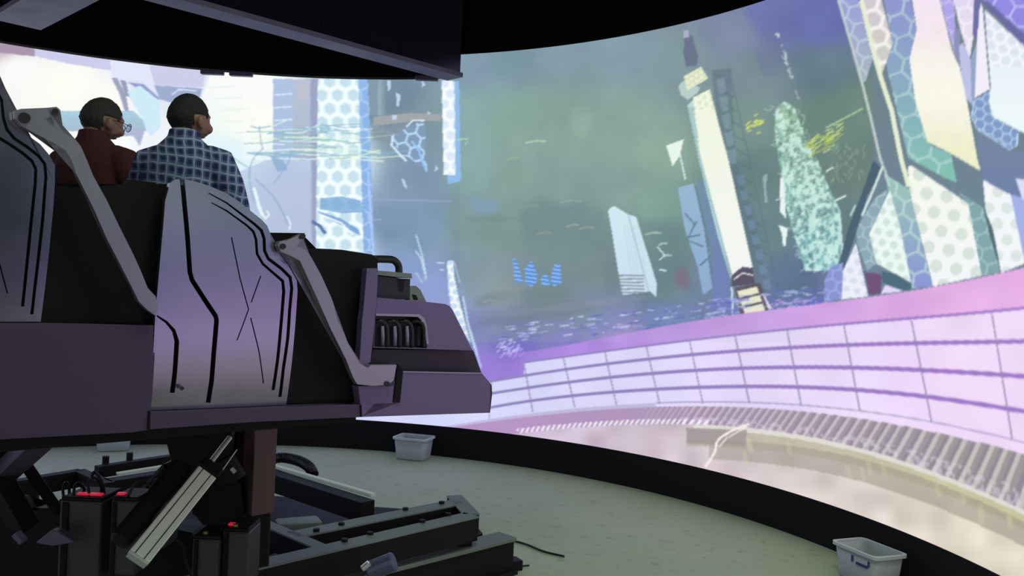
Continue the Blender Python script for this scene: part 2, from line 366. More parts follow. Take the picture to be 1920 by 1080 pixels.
# --- centre haze: soft dark smoke patches
def blob(cx, cy, rx, ry, c, a, ang=0.0):
    dx = U-cx; dy = V-cy; x = dx*math.cos(ang)+dy*math.sin(ang); y = -dx*math.sin(ang)+dy*math.cos(ang)
    d = (x/rx)**2+(y/ry)**2+(vnoise(U, V, 26, 7)-.5)*1.1; t = np.clip(1.15-d, 0, 1)*a*.75; c = tuple(x+12 for x in c)
    i = t > 0; col[i] = col[i]*(1-t[i][:, None])+np.array(c)*t[i][:, None]
blob(1035, 400, 70, 34, (92, 118, 118), .55); blob(1060, 480, 90, 60, (100, 125, 128), .6); blob(1000, 590, 130, 20, (88, 96, 112), .45, -.15)
blob(935, 410, 60, 10, (96, 122, 122), .5); blob(925, 560, 60, 12, (92, 108, 108), .45, -.2); blob(905, 385, 34, 22, (118, 150, 215), .45)
blob(1250, 520, 60, 60, (78, 108, 112), .45); blob(1390, 420, 40, 150, (72, 100, 108), .45, -.15); blob(1060, 575, 180, 8, (140, 145, 160), .35, -.12)
blob(980, 200, 50, 34, (118, 155, 142), .4); blob(1090, 225, 22, 34, (146, 176, 158), .4); blob(1445, 110, 26, 75, (92, 98, 140), .55, -.2)
blob(1280, 525, 16, 24, (130, 70, 105), .6); blob(1520, 440, 14, 90, (80, 120, 120), .2)
for (x, y, l, c) in ((985, 268, 40, (196, 226, 186)), (950, 300, 24, (150, 182, 140)), (1050, 380, 40, (150, 175, 160)), (1062, 425, 26, (160, 180, 165)), (1005, 440, 30, (138, 158, 150)), (1085, 430, 30, (150, 170, 160)), (975, 390, 36, (136, 160, 150)), (1210, 440, 30, (190, 220, 190)), (905, 567, 26, (150, 165, 170)), (1235, 460, 16, (220, 240, 240)), (1243, 482, 16, (220, 240, 240))):
    line([(x, y), (x+l*.5, y-4), (x+l, y-3)], 3.5, c, a=.6)
line([(1232, 462), (1246, 478), (1236, 488)], 2.5, (225, 240, 245)); line([(1236, 505), (1250, 508)], 3, (205, 235, 235)); line([(855, 262), (878, 260), (872, 272)], 3, (176, 222, 180), a=.8)
# blue striped rooftops
for p in ([(961, 481), (970, 492), (981, 530), (966, 530)], [(984, 504), (996, 488), (1008, 515), (1007, 528), (997, 538), (984, 530)], [(1013, 520), (1022, 514), (1030, 520), (1030, 535), (1016, 535)], [(1034, 515), (1040, 496), (1050, 495), (1053, 530), (1040, 537), (1032, 530)]):
    i = poly(p, (84, 138, 218)); s = (np.sin((V[i]-U[i]*.15)*.85) > .3); col[i[s]] = (150, 190, 245)
# pale tower
i = poly([(1140, 395), (1146, 388), (1153, 387), (1176, 401), (1193, 407), (1206, 450), (1222, 500), (1231, 530), (1231, 558), (1218, 546), (1206, 549), (1167, 553), (1160, 515), (1148, 440)], (212, 238, 246), (206, 226, 244))
j = i[(V[i] > 512) & (U[i] < 1208)]; s = np.sin(V[j]*1.0) > 0; col[j[s]] = (140, 156, 172)
for k in range(5): line([(1170+6*k, 420), (1184+7*k, 515)], 1.6, (186, 212, 226), a=.7)
line([(1178, 402), (1196, 470), (1216, 545)], 2.5, (170, 200, 212))
# truss and blocks beside the bright tower
i = poly([(1271, 352), (1300, 344), (1316, 400), (1330, 470), (1336, 540), (1318, 553), (1308, 500), (1284, 430)], (150, 182, 212), (140, 170, 210))
for p in ([(1284, 400), (1302, 420)], [(1306, 415), (1288, 450), (1318, 462)], [(1290, 445), (1314, 440)], [(1312, 498), (1336, 478)], [(1304, 350), (1322, 430), (1340, 560)]): line(p, 3, (92, 120, 145))
poly([(1305, 340), (1320, 340), (1368, 520), (1368, 585), (1336, 585), (1334, 470)], (110, 140, 170), (108, 120, 190), a=.8)
poly([(1334, 131), (1370, 128), (1374, 190), (1378, 300), (1415, 400), (1445, 575), (1425, 560), (1405, 470), (1375, 350), (1345, 230)], (92, 112, 128), a=.6)
for k in range(16):
    x = 1338+6*k; y = 136+27*k; line([(x, y), (x+32, y+20)], 2, (84, 104, 122), a=.7); line([(x+30, y-4), (x+36, y+24)], 2, (84, 104, 122), a=.6)
for k in range(5):
    x = 1342+5*k; y = 150+33*k
    poly([(x, y), (x+17, y-4), (x+19, y+24), (x+7, y+26)], (142, 168, 182), a=.45)
for k in range(8):
    x = 1380+7*k; y = 330+28*k
    poly([(x, y), (x+14, y-3), (x+17, y+15), (x+5, y+18)], (120, 150, 190), a=.4)
# bright tower
poly([(1283, 70), (1290, 62), (1298, 68), (1309, 106), (1306, 124), (1286, 124), (1281, 100)], (96, 104, 130), a=.85); poly([(1281, 58), (1290, 56), (1292, 70), (1282, 72)], (170, 175, 205))
i = poly([(1272, 160), (1284, 150), (1313, 165), (1308, 174), (1289, 188), (1276, 178)], (186, 208, 204))
i = poly([(1282, 143), (1315, 125), (1328, 147), (1289, 170)], (238, 242, 208)); hexes(i, 6, .4, (205, 212, 180), None, .2, .6)
poly([(1289, 198), (1300, 186), (1310, 250), (1372, 516), (1370, 524), (1345, 440), (1310, 300)], (196, 224, 218), (190, 220, 230))
for k in range(3): line([(1292+4*k, 200), (1312+5*k, 300), (1345+6*k, 420), (1369+1*k, 515)], 1.8, (140, 176, 180))
i = poly([(1299, 183), (1331, 167), (1347, 230), (1366, 300), (1411, 500), (1400, 506), (1373, 516), (1338, 385), (1312, 285)], (248, 252, 226), (252, 252, 250))
j = i[V[i] < 205]; hexes(j, 8, .3, (252, 254, 235), (214, 226, 190), .2, .7, .5)
poly([(1373, 516), (1392, 500), (1411, 503), (1416, 532), (1372, 537)], (84, 74, 96)); line([(1376, 524), (1392, 512), (1412, 516)], 3, (225, 220, 225))
poly([(1378, 540), (1424, 530), (1450, 584), (1388, 593)], (88, 80, 90))
for (a_, b_) in ((0, 12), (16, 28), (32, 46)):
    poly([(1382+a_*.35, 546+a_), (1419+a_*.35, 537+a_), (1419+b_*.35, 537+b_), (1382+b_*.35, 546+b_)], (240, 236, 205))
line([(1372, 538), (1374, 592)], 3.5, (215, 232, 252)); line([(1366, 540), (1367, 592)], 2, (110, 120, 190)); poly([(1430, 552), (1435, 556), (1450, 582), (1442, 583)], (235, 220, 240))
i = poly([(1249, 273), (1282, 261), (1275, 291), (1261, 312)], (238, 252, 240)); line([(1275, 290), (1285, 336)], 3, (225, 240, 235))
# leafy column
leaf = [(1455, 200), (1472, 190), (1492, 205), (1508, 259), (1533, 300), (1546, 332), (1576, 397), (1583, 494), (1560, 508), (1510, 508), (1491, 446), (1472, 381), (1460, 300), (1452, 240)]
i = region(leaf); ei = (vnoise(U[i], V[i], 9, 31)*.8+vnoise(U[i], V[i], 40, 32)*.6); tt = np.clip(.35+ei*.6, 0, .95)[:, None]; gg = ((V[i]-190)/310)[:, None]; col[i] = col[i]*(1-tt)+(np.array((160, 200, 168))*(1-gg)+np.array((140, 198, 205))*gg)*tt
nn = vnoise(U[i]*1.0, V[i]*.8, 7, 11)+vnoise(U[i], V[i], 3.5, 12)*.7; s = nn > .92; col[i[s]] = col[i[s]]*.25+np.array((214, 246, 236))*.75; s = nn < .55; col[i[s]] *= .82
for k in range(300):
    t = rs.rand(); y = 200+t*305; x0 = 1446+t*50+rs.rand()*(52+56*t); l = 5+rs.rand()*12; a_ = rs.rand()*PI
    line([(x0, y), (x0+l*.5*math.cos(a_)+1, y+l*.5*math.sin(a_)), (x0+l*math.cos(a_+.5), y+l*math.sin(a_+.5))], 1.7, (220, 248, 234), a=.55)
for k in range(50):
    x0 = 1508+rs.rand()*60; y = 282-(x0-1508)*.5+rs.randn()*11; line([(x0, y), (x0+14, y-7+rs.randn()*3)], 2.2, (176, 196, 96) if k % 3 else (226, 240, 150), a=.75)
for k in range(45):
    x0 = 1560+rs.rand()*62; y = 262+rs.rand()*75; line([(x0, y), (x0+4*rs.randn(), y+9)], 2, (150, 178, 140), a=.6)
line([(1548, 240), (1590, 218), (1618, 203)], 3, (190, 215, 170), a=.8)
for k in range(24): x0 = 1397+rs.rand()*28; y = 240-(x0-1397)*.3+rs.randn()*5; line([(x0, y), (x0+7, y-3)], 2.5, (214, 222, 110))
for k in range(22): t = rs.rand(); line([(1457+40*t+rs.randn()*2, 60+125*t), (1460+40*t, 64+rs.rand()*5+125*t)], 2+rs.rand()*2, (206, 218, 220), a=.65)
poly([(1463, 332), (1470, 335), (1474, 410), (1462, 397)], (236, 250, 246)); poly([(1459, 421), (1476, 428), (1474, 460), (1468, 462), (1466, 438)], (236, 250, 246)); line([(1454, 376), (1470, 370)], 2, (210, 235, 235))
poly([(1430, 330), (1440, 325), (1436, 350), (1440, 380), (1434, 380)], (170, 195, 200), a=.7); line([(1548, 322), (1562, 314)], 3, (225, 235, 225)); line([(1564, 377), (1586, 367)], 3, (225, 245, 235))
# water speckles
for k in range(260):
    x0 = 920+rs.rand()*640; y0 = 650-(x0-920)*.13+rs.rand()*40-36; l = 4+rs.rand()*16
    line([(x0, y0), (x0+l, y0-1.5+rs.randn())], 1.6+rs.rand()*2, [(168, 182, 246), (92, 96, 196), (214, 220, 252), (120, 120, 214)][k % 4], a=.6)
for k in range(40): x0 = 930+rs.rand()*50; y0 = 640+rs.rand()*35; line([(x0, y0), (x0+5, y0-5)], 2.4, (206, 206, 252), a=.7)
for k in range(30): x0 = 1440+rs.rand()*120; y0 = 575-(x0-1440)*.1+rs.randn()*6; line([(x0, y0), (x0+8, y0-3)], 3, (196, 160, 220), a=.6)
# honeycomb blades on the right
D = (110, 128, 136)
poly([(1608, -60), (1960, -60), (1960, 560), (1560, 575), (1600, 430), (1640, 310), (1636, 111)], D, (112, 134, 152))
i = poly([(1560, -60), (1602, -60), (1610, 0), (1636, 111), (1624, 150), (1617, 158), (1600, 97), (1572, 0)], (150, 150, 226), (170, 184, 190)); hexes(i, 19, .25, (206, 220, 232), None, .14, .6)
line([(1572, 0), (1600, 97), (1617, 158), (1633, 222), (1651, 300), (1657, 315)], 5, (196, 208, 206)); line([(1560, -50), (1572, 0)], 4, (200, 200, 240))
i = poly([(1600, -60), (1642, -60), (1653, 0), (1674, 81), (1661, 119), (1650, 150), (1632, 80), (1615, 0)], (232, 212, 240), (224, 226, 204)); hexes(i, 19, .25, (252, 250, 246), (176, 176, 178), .16, .8, .35)
line([(1615, 0), (1636, 90), (1653, 150), (1672, 208), (1690, 300), (1704, 350)], 9, (232, 240, 212))
i = poly([(1644, -60), (1698, -60), (1708, 0), (1719, 55), (1705, 111), (1717, 194), (1744, 272), (1783, 289), (1794, 342), (1770, 333), (1703, 296), (1680, 200), (1661, 119), (1674, 81), (1657, 0)], (146, 142, 214), (132, 196, 178)); hexes(i, 24, .2, (196, 224, 222), None, .12, .6)
i = poly([(1698, -60), (1752, -60), (1762, 0), (1786, 97), (1799, 125), (1814, 194), (1833, 300), (1839, 321), (1779, 286), (1739, 266), (1717, 194), (1705, 111), (1719, 55), (1710, 0)], (248, 226, 250), (250, 250, 226))
t_ = (np.clip((V[i]-190)/90, 0, 1)*.5)[:, None]; col[i] = col[i]*(1-t_)+np.array((232, 238, 180))*t_; hexes(i, 22, .2, None, (236, 232, 222), ia=.35, spot=True); t_ = (np.clip((V[i]-70)/60, 0, 1)*np.clip((250-V[i])/60, 0, 1)*.7)[:, None]; col[i] = col[i]*(1-t_)+np.array((252, 253, 236))*t_
i = poly([(1752, -60), (1780, -60), (1789, 0), (1792, 70), (1789, 98), (1764, 5)], (178, 166, 236)); hexes(i, 16, .2, (214, 206, 250), None, .14, .6)
poly([(1789, 50), (1800, 56), (1801, 125), (1789, 100)], (142, 146, 182))
i = poly([(1780, -60), (1830, -60), (1828, 0), (1826, 64), (1818, 112), (1800, 55), (1788, 0)], (222, 208, 246), (240, 232, 240)); hexes(i, 17, .2, (250, 244, 252), None, .14, .7)
poly([(1828, -60), (1842, -60), (1840, 0), (1832, 72), (1823, 66)], (112, 110, 168))
poly([(1798, 85), (1806, 80), (1820, 112), (1822, 196), (1812, 185), (1802, 140)], (190, 196, 232))
poly([(1820, 112), (1833, 74), (1828, 183), (1822, 200)], (150, 165, 195))
i = poly([(1844, -60), (1960, -60), (1960, 100), (1920, 74), (1846, 5)], (152, 140, 232), (140, 134, 226)); hexes(i, 22, .5, (204, 200, 252), None, .12, .8)
poly([(1840, 4), (1852, 2), (1960, 98), (1960, 122), (1920, 87)], (104, 108, 160))
poly([(1838, 4), (1843, 17), (1857, 167), (1828, 183), (1832, 72)], (244, 240, 252))
i = poly([(1846, 18), (1960, 122), (1960, 262), (1911, 246), (1861, 219), (1853, 189), (1857, 167)], (232, 236, 250), (240, 253, 252)); j = i[V[i] < 125]; hexes(j, 13, .3, (250, 250, 254), (212, 220, 236), .18, .8, .5)
line([(1844, 18), (1857, 167)], 2.5, (120, 130, 150))
i = poly([(1825, 187), (1856, 172), (1853, 196), (1862, 219), (1908, 247), (1907, 273), (1894, 281), (1832, 242), (1822, 219)], (128, 156, 200)); hexes(i, 11, .5, (196, 220, 246), None, .14, .85)
line([(1825, 190), (1822, 219), (1832, 242), (1894, 281), (1907, 272), (1908, 250)], 2, (206, 222, 248))
poly([(1832, 246), (1896, 284), (1960, 284), (1960, 380), (1895, 365), (1843, 337), (1836, 300)], (118, 134, 160), (110, 128, 170))
i = poly([(1702, 310), (1712, 312), (1815, 381), (1841, 440), (1841, 517), (1750, 537), (1721, 423), (1705, 355)], (248, 250, 238), (246, 248, 252)); hexes(i, 22, .15, None, (208, 222, 212), ia=.75, spot=True)
i = poly([(1795, 358), (1844, 391), (1857, 446), (1876, 511), (1841, 517), (1815, 381)], (130, 168, 172)); hexes(i, 17, .2, (176, 206, 206), None, .13, .7)
poly([(1844, 391), (1862, 400), (1877, 511), (1857, 446)], (84, 106, 116))
i = poly([(1843, 337), (1895, 365), (1922, 494), (1877, 512), (1862, 430), (1848, 397)], (246, 248, 250)); hexes(i, 20, .0, None, (212, 226, 222), ia=.7, spot=True)
poly([(1895, 365), (1960, 380), (1960, 500), (1921, 490)], (164, 178, 232)); poly([(1904, 334), (1960, 345), (1960, 392), (1916, 372)], (220, 225, 250))
i = poly([(1657, 326), (1705, 355), (1731, 468), (1750, 537), (1707, 541), (1689, 430), (1666, 355)], (156, 200, 182), (138, 150, 214)); hexes(i, 22, .15, (206, 232, 222), None, .12, .6)
i = poly([(1668, 355), (1689, 430), (1708, 530), (1643, 494), (1630, 439)], (238, 250, 246)); hexes(i, 13, .2, None, (200, 220, 212), ia=.7, spot=True)
i = poly([(1668, 352), (1640, 372), (1605, 430), (1608, 458), (1626, 508), (1643, 494), (1630, 439)], (142, 170, 184)); hexes(i, 14, .2, (190, 214, 216), None, .13, .6)
poly([(1638, 300), (1655, 318), (1627, 365), (1604, 440), (1584, 500), (1566, 520), (1590, 430), (1615, 365)], (74, 98, 114))
line([(1655, 312), (1640, 350), (1616, 405)], 5, (208, 226, 224)); line([(1604, 385), (1594, 405)], 4, (190, 215, 210)); line([(1658, 315), (1668, 350)], 4, (190, 214, 206))
i = poly([(1605, 455), (1628, 556), (1577, 562), (1575, 520)], (240, 240, 252)); hexes(i, 12, .2, None, (212, 218, 236), ia=.7, spot=True)
i = poly([(1556, 501), (1582, 492), (1578, 560), (1546, 566), (1546, 527)], (136, 148, 212)); hexes(i, 13, .2, (176, 190, 236), None, .14, .6)
poly([(1621, 510), (1652, 514), (1652, 551), (1629, 553)], (112, 82, 120)); poly([(1652, 508), (1680, 514), (1709, 531), (1709, 542), (1695, 545), (1655, 530)], (76, 108, 124)); poly([(1652, 551), (1660, 534), (1695, 546)], (228, 218, 248))
# ledge, tile rows, ribs
ledge_top = [(860, 660), (922, 668), (985, 664), (1050, 648), (1108, 634), (1165, 623), (1300, 606), (1378, 592), (1446, 582), (1579, 561), (1750, 537), (1877, 512), (1960, 494), (2100, 465)]
tile_top = [(982, 680), (1056, 669), (1136, 659), (1280, 639), (1400, 626), (1475, 619), (1582, 606), (1711, 596), (1860, 587), (1920, 575), (2100, 550)]
l1 = [(850, 728), (922, 715), (979, 705), (1136, 682), (1280, 667), (1400, 658), (1483, 651), (1589, 646), (1719, 644), (1863, 642), (1920, 639), (2100, 632)]
l2 = [(850, 750), (923, 737), (990, 727), (1136, 709), (1280, 696), (1400, 690), (1483, 689), (1594, 688), (1724, 695), (1878, 703), (1920, 705), (2100, 720)]
l3 = [(850, 780), (922, 763), (993, 752), (1073, 742), (1151, 736), (1308, 726), (1400, 724), (1493, 726), (1603, 731), (1736, 744), (1887, 765), (1920, 772), (2100, 800)]
tb = [(640, 840), (853, 799), (917, 785), (999, 773), (1076, 765), (1156, 760), (1234, 757), (1314, 754), (1401, 755), (1502, 759), (1613, 769), (1743, 791), (1897, 824), (1960, 842), (2100, 885)]
r0 = [(600, 845), (853, 803), (917, 790), (999, 779), (1076, 770), (1234, 765), (1300, 765), (1444, 765), (1589, 779), (1733, 808), (1920, 851), (2100, 900)]
r1_ = [(600, 880), (853, 830), (973, 811), (1050, 803), (1136, 797), (1222, 797), (1300, 800), (1444, 803), (1541, 822), (1685, 863), (1805, 907), (1920, 955), (2100, 1040)]
g1 = [(600, 900), (973, 850), (1280, 836), (1444, 838), (1541, 854), (1637, 878), (1733, 909), (1830, 945), (1920, 988), (2100, 1080)]
def yat(cv, u): return np.interp(u, [p[0] for p in cv], [p[1] for p in cv])
def sm(cv):
    x = np.array([p[0] for p in cv], float); y = np.array([p[1] for p in cv], float); k = np.poly1d(np.polyfit((x-1400)/500, y, min(5, len(x)-2)))
    xx = np.arange(x[0], x[-1], 8.0); return list(zip(xx, k((xx-1400)/500)))
ledge_top, tile_top, l1, l2, l3, tb, r0, r1_, g1 = map(sm, (ledge_top, tile_top, l1, l2, l3, tb, r0, r1_, g1))
YL, YT, Y1, Y2, Y3, YB, YR0, YR1, YG = [yat(c_, U) for c_ in (ledge_top, tile_top, l1, l2, l3, tb, r0, r1_, g1)]
YT = np.where(U < 982, Y1, YT)
def mixc(mask, c, a=1.0):
    c = np.array(c, float); 
    if c.ndim == 1: c = c[None]
    else: c = c[mask]
    aa = a[mask][:, None] if isinstance(a, np.ndarray) else a
    col[mask] = col[mask]*(1-aa)+c*aa
rt = np.clip((U-900)/900, 0, 1)[:, None]
pink = np.array((160, 130, 222))*(1-rt)+np.array((232, 176, 232))*rt; pink = pink+((vnoise(U, V, 40, 5)-.5)*14)[:, None]
mixc((V > YL) & (V < YT) & (U > 862), pink, np.clip((U-860)/180, .25, 1)*1.0)
tilec = np.array((214, 216, 252))*(1-rt)+np.array((240, 218, 248))*rt; tilec = tilec+((vnoise(U, V, 60, 6)-.5)*10)[:, None]
mixc((V >= YT) & (V < YR0) & (U > 600), tilec)
linec = np.array((140, 134, 184))*(1-rt)+np.array((160, 122, 200))*rt
for Yl, hw in ((Y1, 2.8), (Y2, 3), (Y3, 3), (np.where(U > 982, YT, -99), 1.8)):
    h = hw*(.8+.6*rt[:, 0]); ww = np.clip(h+.5-np.abs(V-Yl), 0, 1); mixc((ww > 0) & (U > 905), linec, ww)
ww = np.clip(1.9-np.abs(V-YB), 0, 1)*.75; mixc((ww > 0) & (U > 1230), (160, 150, 190), ww); mixc((V > YB) & (V < YR0) & (U < 1230), (186, 180, 214), .8)
for (a_, b_) in (((921, 716), (917, 786)), ((982, 680), (999, 773)), ((1056, 669), (1078, 765)), ((1134, 659), (1156, 760)), ((1212, 650), (1237, 758)), ((1293, 640), (1318, 757)), ((1378, 629), (1405, 755)), ((1476, 620), (1502, 759)), ((1582, 608), (1612, 769)), ((1709, 601), (1747, 792)), ((1860, 589), (1898, 824)), ((2030, 570), (2080, 880))):
    line([a_, b_], 2.6 if a_[0] < 1350 else 3.2, (150, 140, 178), a=.8)
mixc((V < YT) & (V > Y1-30) & (U > 905) & (U < 982) & (V > YL), pink, .5)
ribc = np.array((184, 150, 200))*(1-rt)+np.array((158, 152, 154))*rt
R_ = (V >= YR0) & (V < YR1); mixc(R_, ribc)
fr = np.clip((V-YR0)/np.maximum(YR1-YR0, 1), 0, 1); ph = np.interp(U+fr*(14+22*rt[:, 0]), [900, 1300, 1500, 1700, 1920, 2100], [0, 40, 54.3, 64.8, 73.5, 78]); ph = ph % 1
ramp = np.clip((U-1180)/120, 0, 1)
mixc(R_ & (ph < .34), np.array((214, 196, 226))*(1-rt)+np.array((214, 212, 206))*rt, ramp*.7); mixc(R_ & (ph > .72), (132, 118, 146), ramp*.4)
mixc(R_ & (fr > .62) & (vnoise(U, V, 6, 21) > .55), (226, 220, 232), ramp*.45)
mixc((np.abs(V-YR1+2) < 7) & (U > 970) & (U < 1330) & (ph < .5), (246, 240, 252))
mixc((V >= YR1) & (V < YR1+9) & (U > 1300), (222, 220, 214))
below = (V >= YR1) & (U > 600)
lowc = np.array((196, 178, 206))*(1-rt)+np.array((226, 216, 200))*rt; lowc = lowc+((vnoise(U, V, 36, 8)-.5)*36)[:, None]
mixc(below & ((V > YR1+9) | (U < 1300)), lowc)
mixc((V > YR1+9) & (V < YG+4) & (U > 1287), np.array((176, 166, 168))*(1-rt)+np.array((184, 186, 140))*rt, .65)
mixc((V > YG-10) & (V < YG+18+18*rt[:, 0]) & (U > 1330), np.array((176, 168, 166))*(1-rt)+np.array((158, 150, 136))*rt, .6)
poly([(1287, 802), (1340, 804), (1400, 806), (1400, 836), (1287, 832)], (160, 150, 154), a=.8)
line(smoothpath([Vector(p) for p in ((1404, 795), (1372, 808), (1346, 826), (1340, 848), (1322, 876))], 4), 4.5, (252, 238, 236)); line([(1400, 800), (1362, 822), (1348, 838)], 2.5, (250, 230, 230))
for k in range(14): x0 = 1380+rs.rand()*520; y0 = yat(g1, x0)+rs.rand()*30-20; line([(x0, y0), (x0+6, y0+26)], 9, (214, 208, 170), a=.3)
hz = ((U > 862) & (V < 640))[:, None]*.10*np.clip((1560-U)/120, .3, 1)[:, None]; col = col*(1-hz)+np.array((172, 196, 196))*hz  # pale haze mixed into the picture colours, mostly right of the seam
cg = np.clip(col, 0, 255).reshape(NR, NCT, 3)
for ax_ in (0, 1): cg = np.roll(cg, 1, ax_)*.22+cg*.56+np.roll(cg, -1, ax_)*.22 if ax_ == 1 else np.concatenate([cg[:1], cg[:-2]*.22+cg[1:-1]*.56+cg[2:]*.22, cg[-1:]], 0)
col = cg.reshape(-1, 3)/255
lin_ = np.where(col <= .04045, col/12.92, ((col+.055)/1.055)**2.4)
# mesh of the screen
me = bpy.data.meshes.new('curved_screen'); nv = NCT*NR
co = np.empty((NR, NCT, 3)); co[..., 0] = RC.x+RR*np.cos(TH)[None]; co[..., 1] = RC.y+RR*np.sin(TH)[None]; co[..., 2] = zs[:, None]
sc_o = Vector((RC.x, RC.y, 0)); co[..., 0] -= RC.x; co[..., 1] -= RC.y
gi = np.arange(nv).reshape(NR, NCT); q = np.stack([gi[:-1, :-1], gi[:-1, 1:], gi[1:, 1:], gi[1:, :-1]], -1).reshape(-1)
nf = (NR-1)*(NCT-1); me.vertices.add(nv); me.vertices.foreach_set('co', co.reshape(-1).astype(np.float32))
me.loops.add(nf*4); me.loops.foreach_set('vertex_index', q.astype(np.int32)); me.polygons.add(nf)
me.polygons.foreach_set('loop_start', np.arange(nf, dtype=np.int32)*4)
me.update(calc_edges=True); me.shade_smooth()
at = me.color_attributes.new('picture', 'FLOAT_COLOR', 'POINT'); rgba = np.ones((nv, 4), np.float32); rgba[:, :3] = lin_; at.data.foreach_set('color', rgba.reshape(-1))
ms = bpy.data.materials.new('projected_picture'); ms.use_nodes = True; nt = ms.node_tree; nt.nodes.clear()
out = nt.nodes.new('ShaderNodeOutputMaterial'); em = nt.nodes.new('ShaderNodeEmission'); an = nt.nodes.new('ShaderNodeAttribute'); an.attribute_name = 'picture'
nt.links.new(an.outputs['Color'], em.inputs['Color']); em.inputs['Strength'].default_value = 1.0; nt.links.new(em.outputs[0], out.inputs[0])
ms.cycles.emission_sampling = 'NONE'; me.materials.append(ms)
scr = bpy.data.objects.new('curved_screen', me); C.objects.link(scr); scr.location = sc_o
tag(scr, 'huge curved projection screen showing a futuristic city with honeycomb towers', 'screen')

# ------------------------------------------------------------------ overhead: black border, girders
seam = theta_at(862, 127)
val = ringwall(RR-.22, RR-.10, Z_VAL, 7.2, seam, seam+1.9, 90)
vo = tag(meshobj('trim_1', val, M_drape), kind='structure')
def girder(name, label, p, q, w, h, mside, extra=None):
    p = Vector(p); q = Vector(q); t = thing(name, label, 'girder', ((p.x+q.x)/2, (p.y+q.y)/2, p.z))
    up_ = Vector((0, 0, 1))
    o = meshobj('bottom_flange', beam(p+up_*.02, q+up_*.02, w, .04), M_girder, t)
    s = (q-p).normalized().cross(up_)
    meshobj('side_plate', beam(p+up_*(.04+h/2)+s*(w*.25), q+up_*(.04+h/2)+s*(w*.25), .03, h), mside, t)
    meshobj('side_plate', beam(p+up_*(.04+h/2)-s*(w*.40), q+up_*(.04+h/2)-s*(w*.40), .03, h), mside, t)
    for k in range(5):
        a = p+(q-p)*(.12+.18*k); meshobj('stiffener', beam(a+s*(w*.27)+up_*.05, a+s*(w*.27)+up_*(h), .03, .02, upv=(q-p)), M_gside, t)
    return t
ZG = CAMZ+1.93
pg = PZ(281, 8, ZG); qg = PZ(769, 150, ZG); pg2 = PZ(305, -2, ZG); qg2 = PZ(846, 146, ZG)
ed = (qg-pg).normalized(); nn_ = ed.cross(Vector((0, 0, 1)))
mid0 = (pg+pg2)/2; mid1 = (qg+qg2)/2; dirg = (mid1-mid0).normalized()
girder('ceiling_girder', 'long dark box girder running overhead towards the screen seam', mid0-dirg*1.6, PZ(853, 148, ZG), .22, 1.3, M_gside)
pb = PZ(30, 46, ZG); qb = PZ(112, 0, ZG)
dirb = (qb-pb).normalized()
girder('ceiling_girder', 'short purple-lit girder overhead in the top left corner', pb, qb+dirb*1.4, .36, .9, M_gside)
# small dark cable clamps on the border's lower edge
for k, (u, v) in enumerate(((398, 141), (452, 144), (800, 152))):
    c = PY(u, v, 9.6); o = meshobj('cable_clamp', box((c.x, c.y, c.z+.03), .26, .06, .05, 0), M_girder)
    recenter(o); tag(o, ('small grey clamp under the black border, above the two riders', 'grey clamp on the black border, right of the plaid rider', 'dark clamp under the far end of the long girder')[k], 'clamp'); bevel(o, .01)

# ------------------------------------------------------------------ ride vehicle
root = A0 + EV*.2 + NV*1.15 + Vector((0, 0, 1.62))
veh = thing('ride_vehicle', 'multi-seat motion ride car with metallic side shells on a dark body', 'ride vehicle', root)
DW = 2.35                               # width of the car
def cutslots(o, outlines, d, th):
    bm = bmesh.new()
    for ol in outlines: prism([p for p in ol], NV*(th+.08), bm)
    for v in bm.verts: v.co -= ROOTLOC['ride_vehicle']
    bmesh.ops.recalc_face_normals(bm, faces=bm.faces)
    me2 = bpy.data.meshes.new('cut'); bm.to_mesh(me2); bm.free(); c = bpy.data.objects.new('cut', me2); C.objects.link(c); c.parent = o.parent
    md = o.modifiers.new('b', 'BOOLEAN'); md.operation = 'DIFFERENCE'; md.object = c; md.solver = 'EXACT'; md.use_self = True
    bpy.context.view_layer.update()
    dg = bpy.context.evaluated_depsgraph_get(); me3 = bpy.data.meshes.new_from_object(o.evaluated_get(dg))
    o.modifiers.clear(); o.data = me3; bpy.data.objects.remove(c)
def bulge(o, zlo, zhi, a_=.26):     # curve added to the shells so their edges mirror darker surroundings
    bm = bmesh.new(); bm.from_mesh(o.data); oz = ROOTLOC['ride_vehicle'].z
    for z in list(np.arange(zlo-.42, zlo+.01, .014))+list(np.arange(zhi, zhi+.5, .014)):
        bmesh.ops.bisect_plane(bm, geom=bm.verts[:]+bm.edges[:]+bm.faces[:], plane_co=(0, 0, z-oz), plane_no=(0, 0, 1))
    bmesh.ops.remove_doubles(bm, verts=bm.verts, dist=2e-4); bmesh.ops.triangulate(bm, faces=bm.faces[:])
    for v in bm.verts:
        z = v.co.z+oz; v.co += NV*(a_*max(0, zlo-z)**2+a_*.8*max(0, z-zhi)**2)
    bm.to_mesh(o.data); bm.free()
def slot(px, w, d): # outline of a slot starting in front of the plate
    k = 1 if isinstance(w, (list, tuple)) else 0
    return [PS(u, v, 0) - NV*.04 for u, v in [tuple(p) for p in offset_line(px, w)]]
front = [(320, 343), (330, 336), (345, 335), (372, 341), (398, 350), (425, 362), (448, 377), (471, 396), (491, 412), (501, 423), (507, 438), (509, 458), (510, 472), (516, 482), (526, 489), (549, 507), (556, 520), (558, 546), (552, 634), (548, 700), (544, 761), (440, 766), (283, 772), (285, 750), (290, 675), (291, 592), (297, 525), (304, 450), (310, 377)]
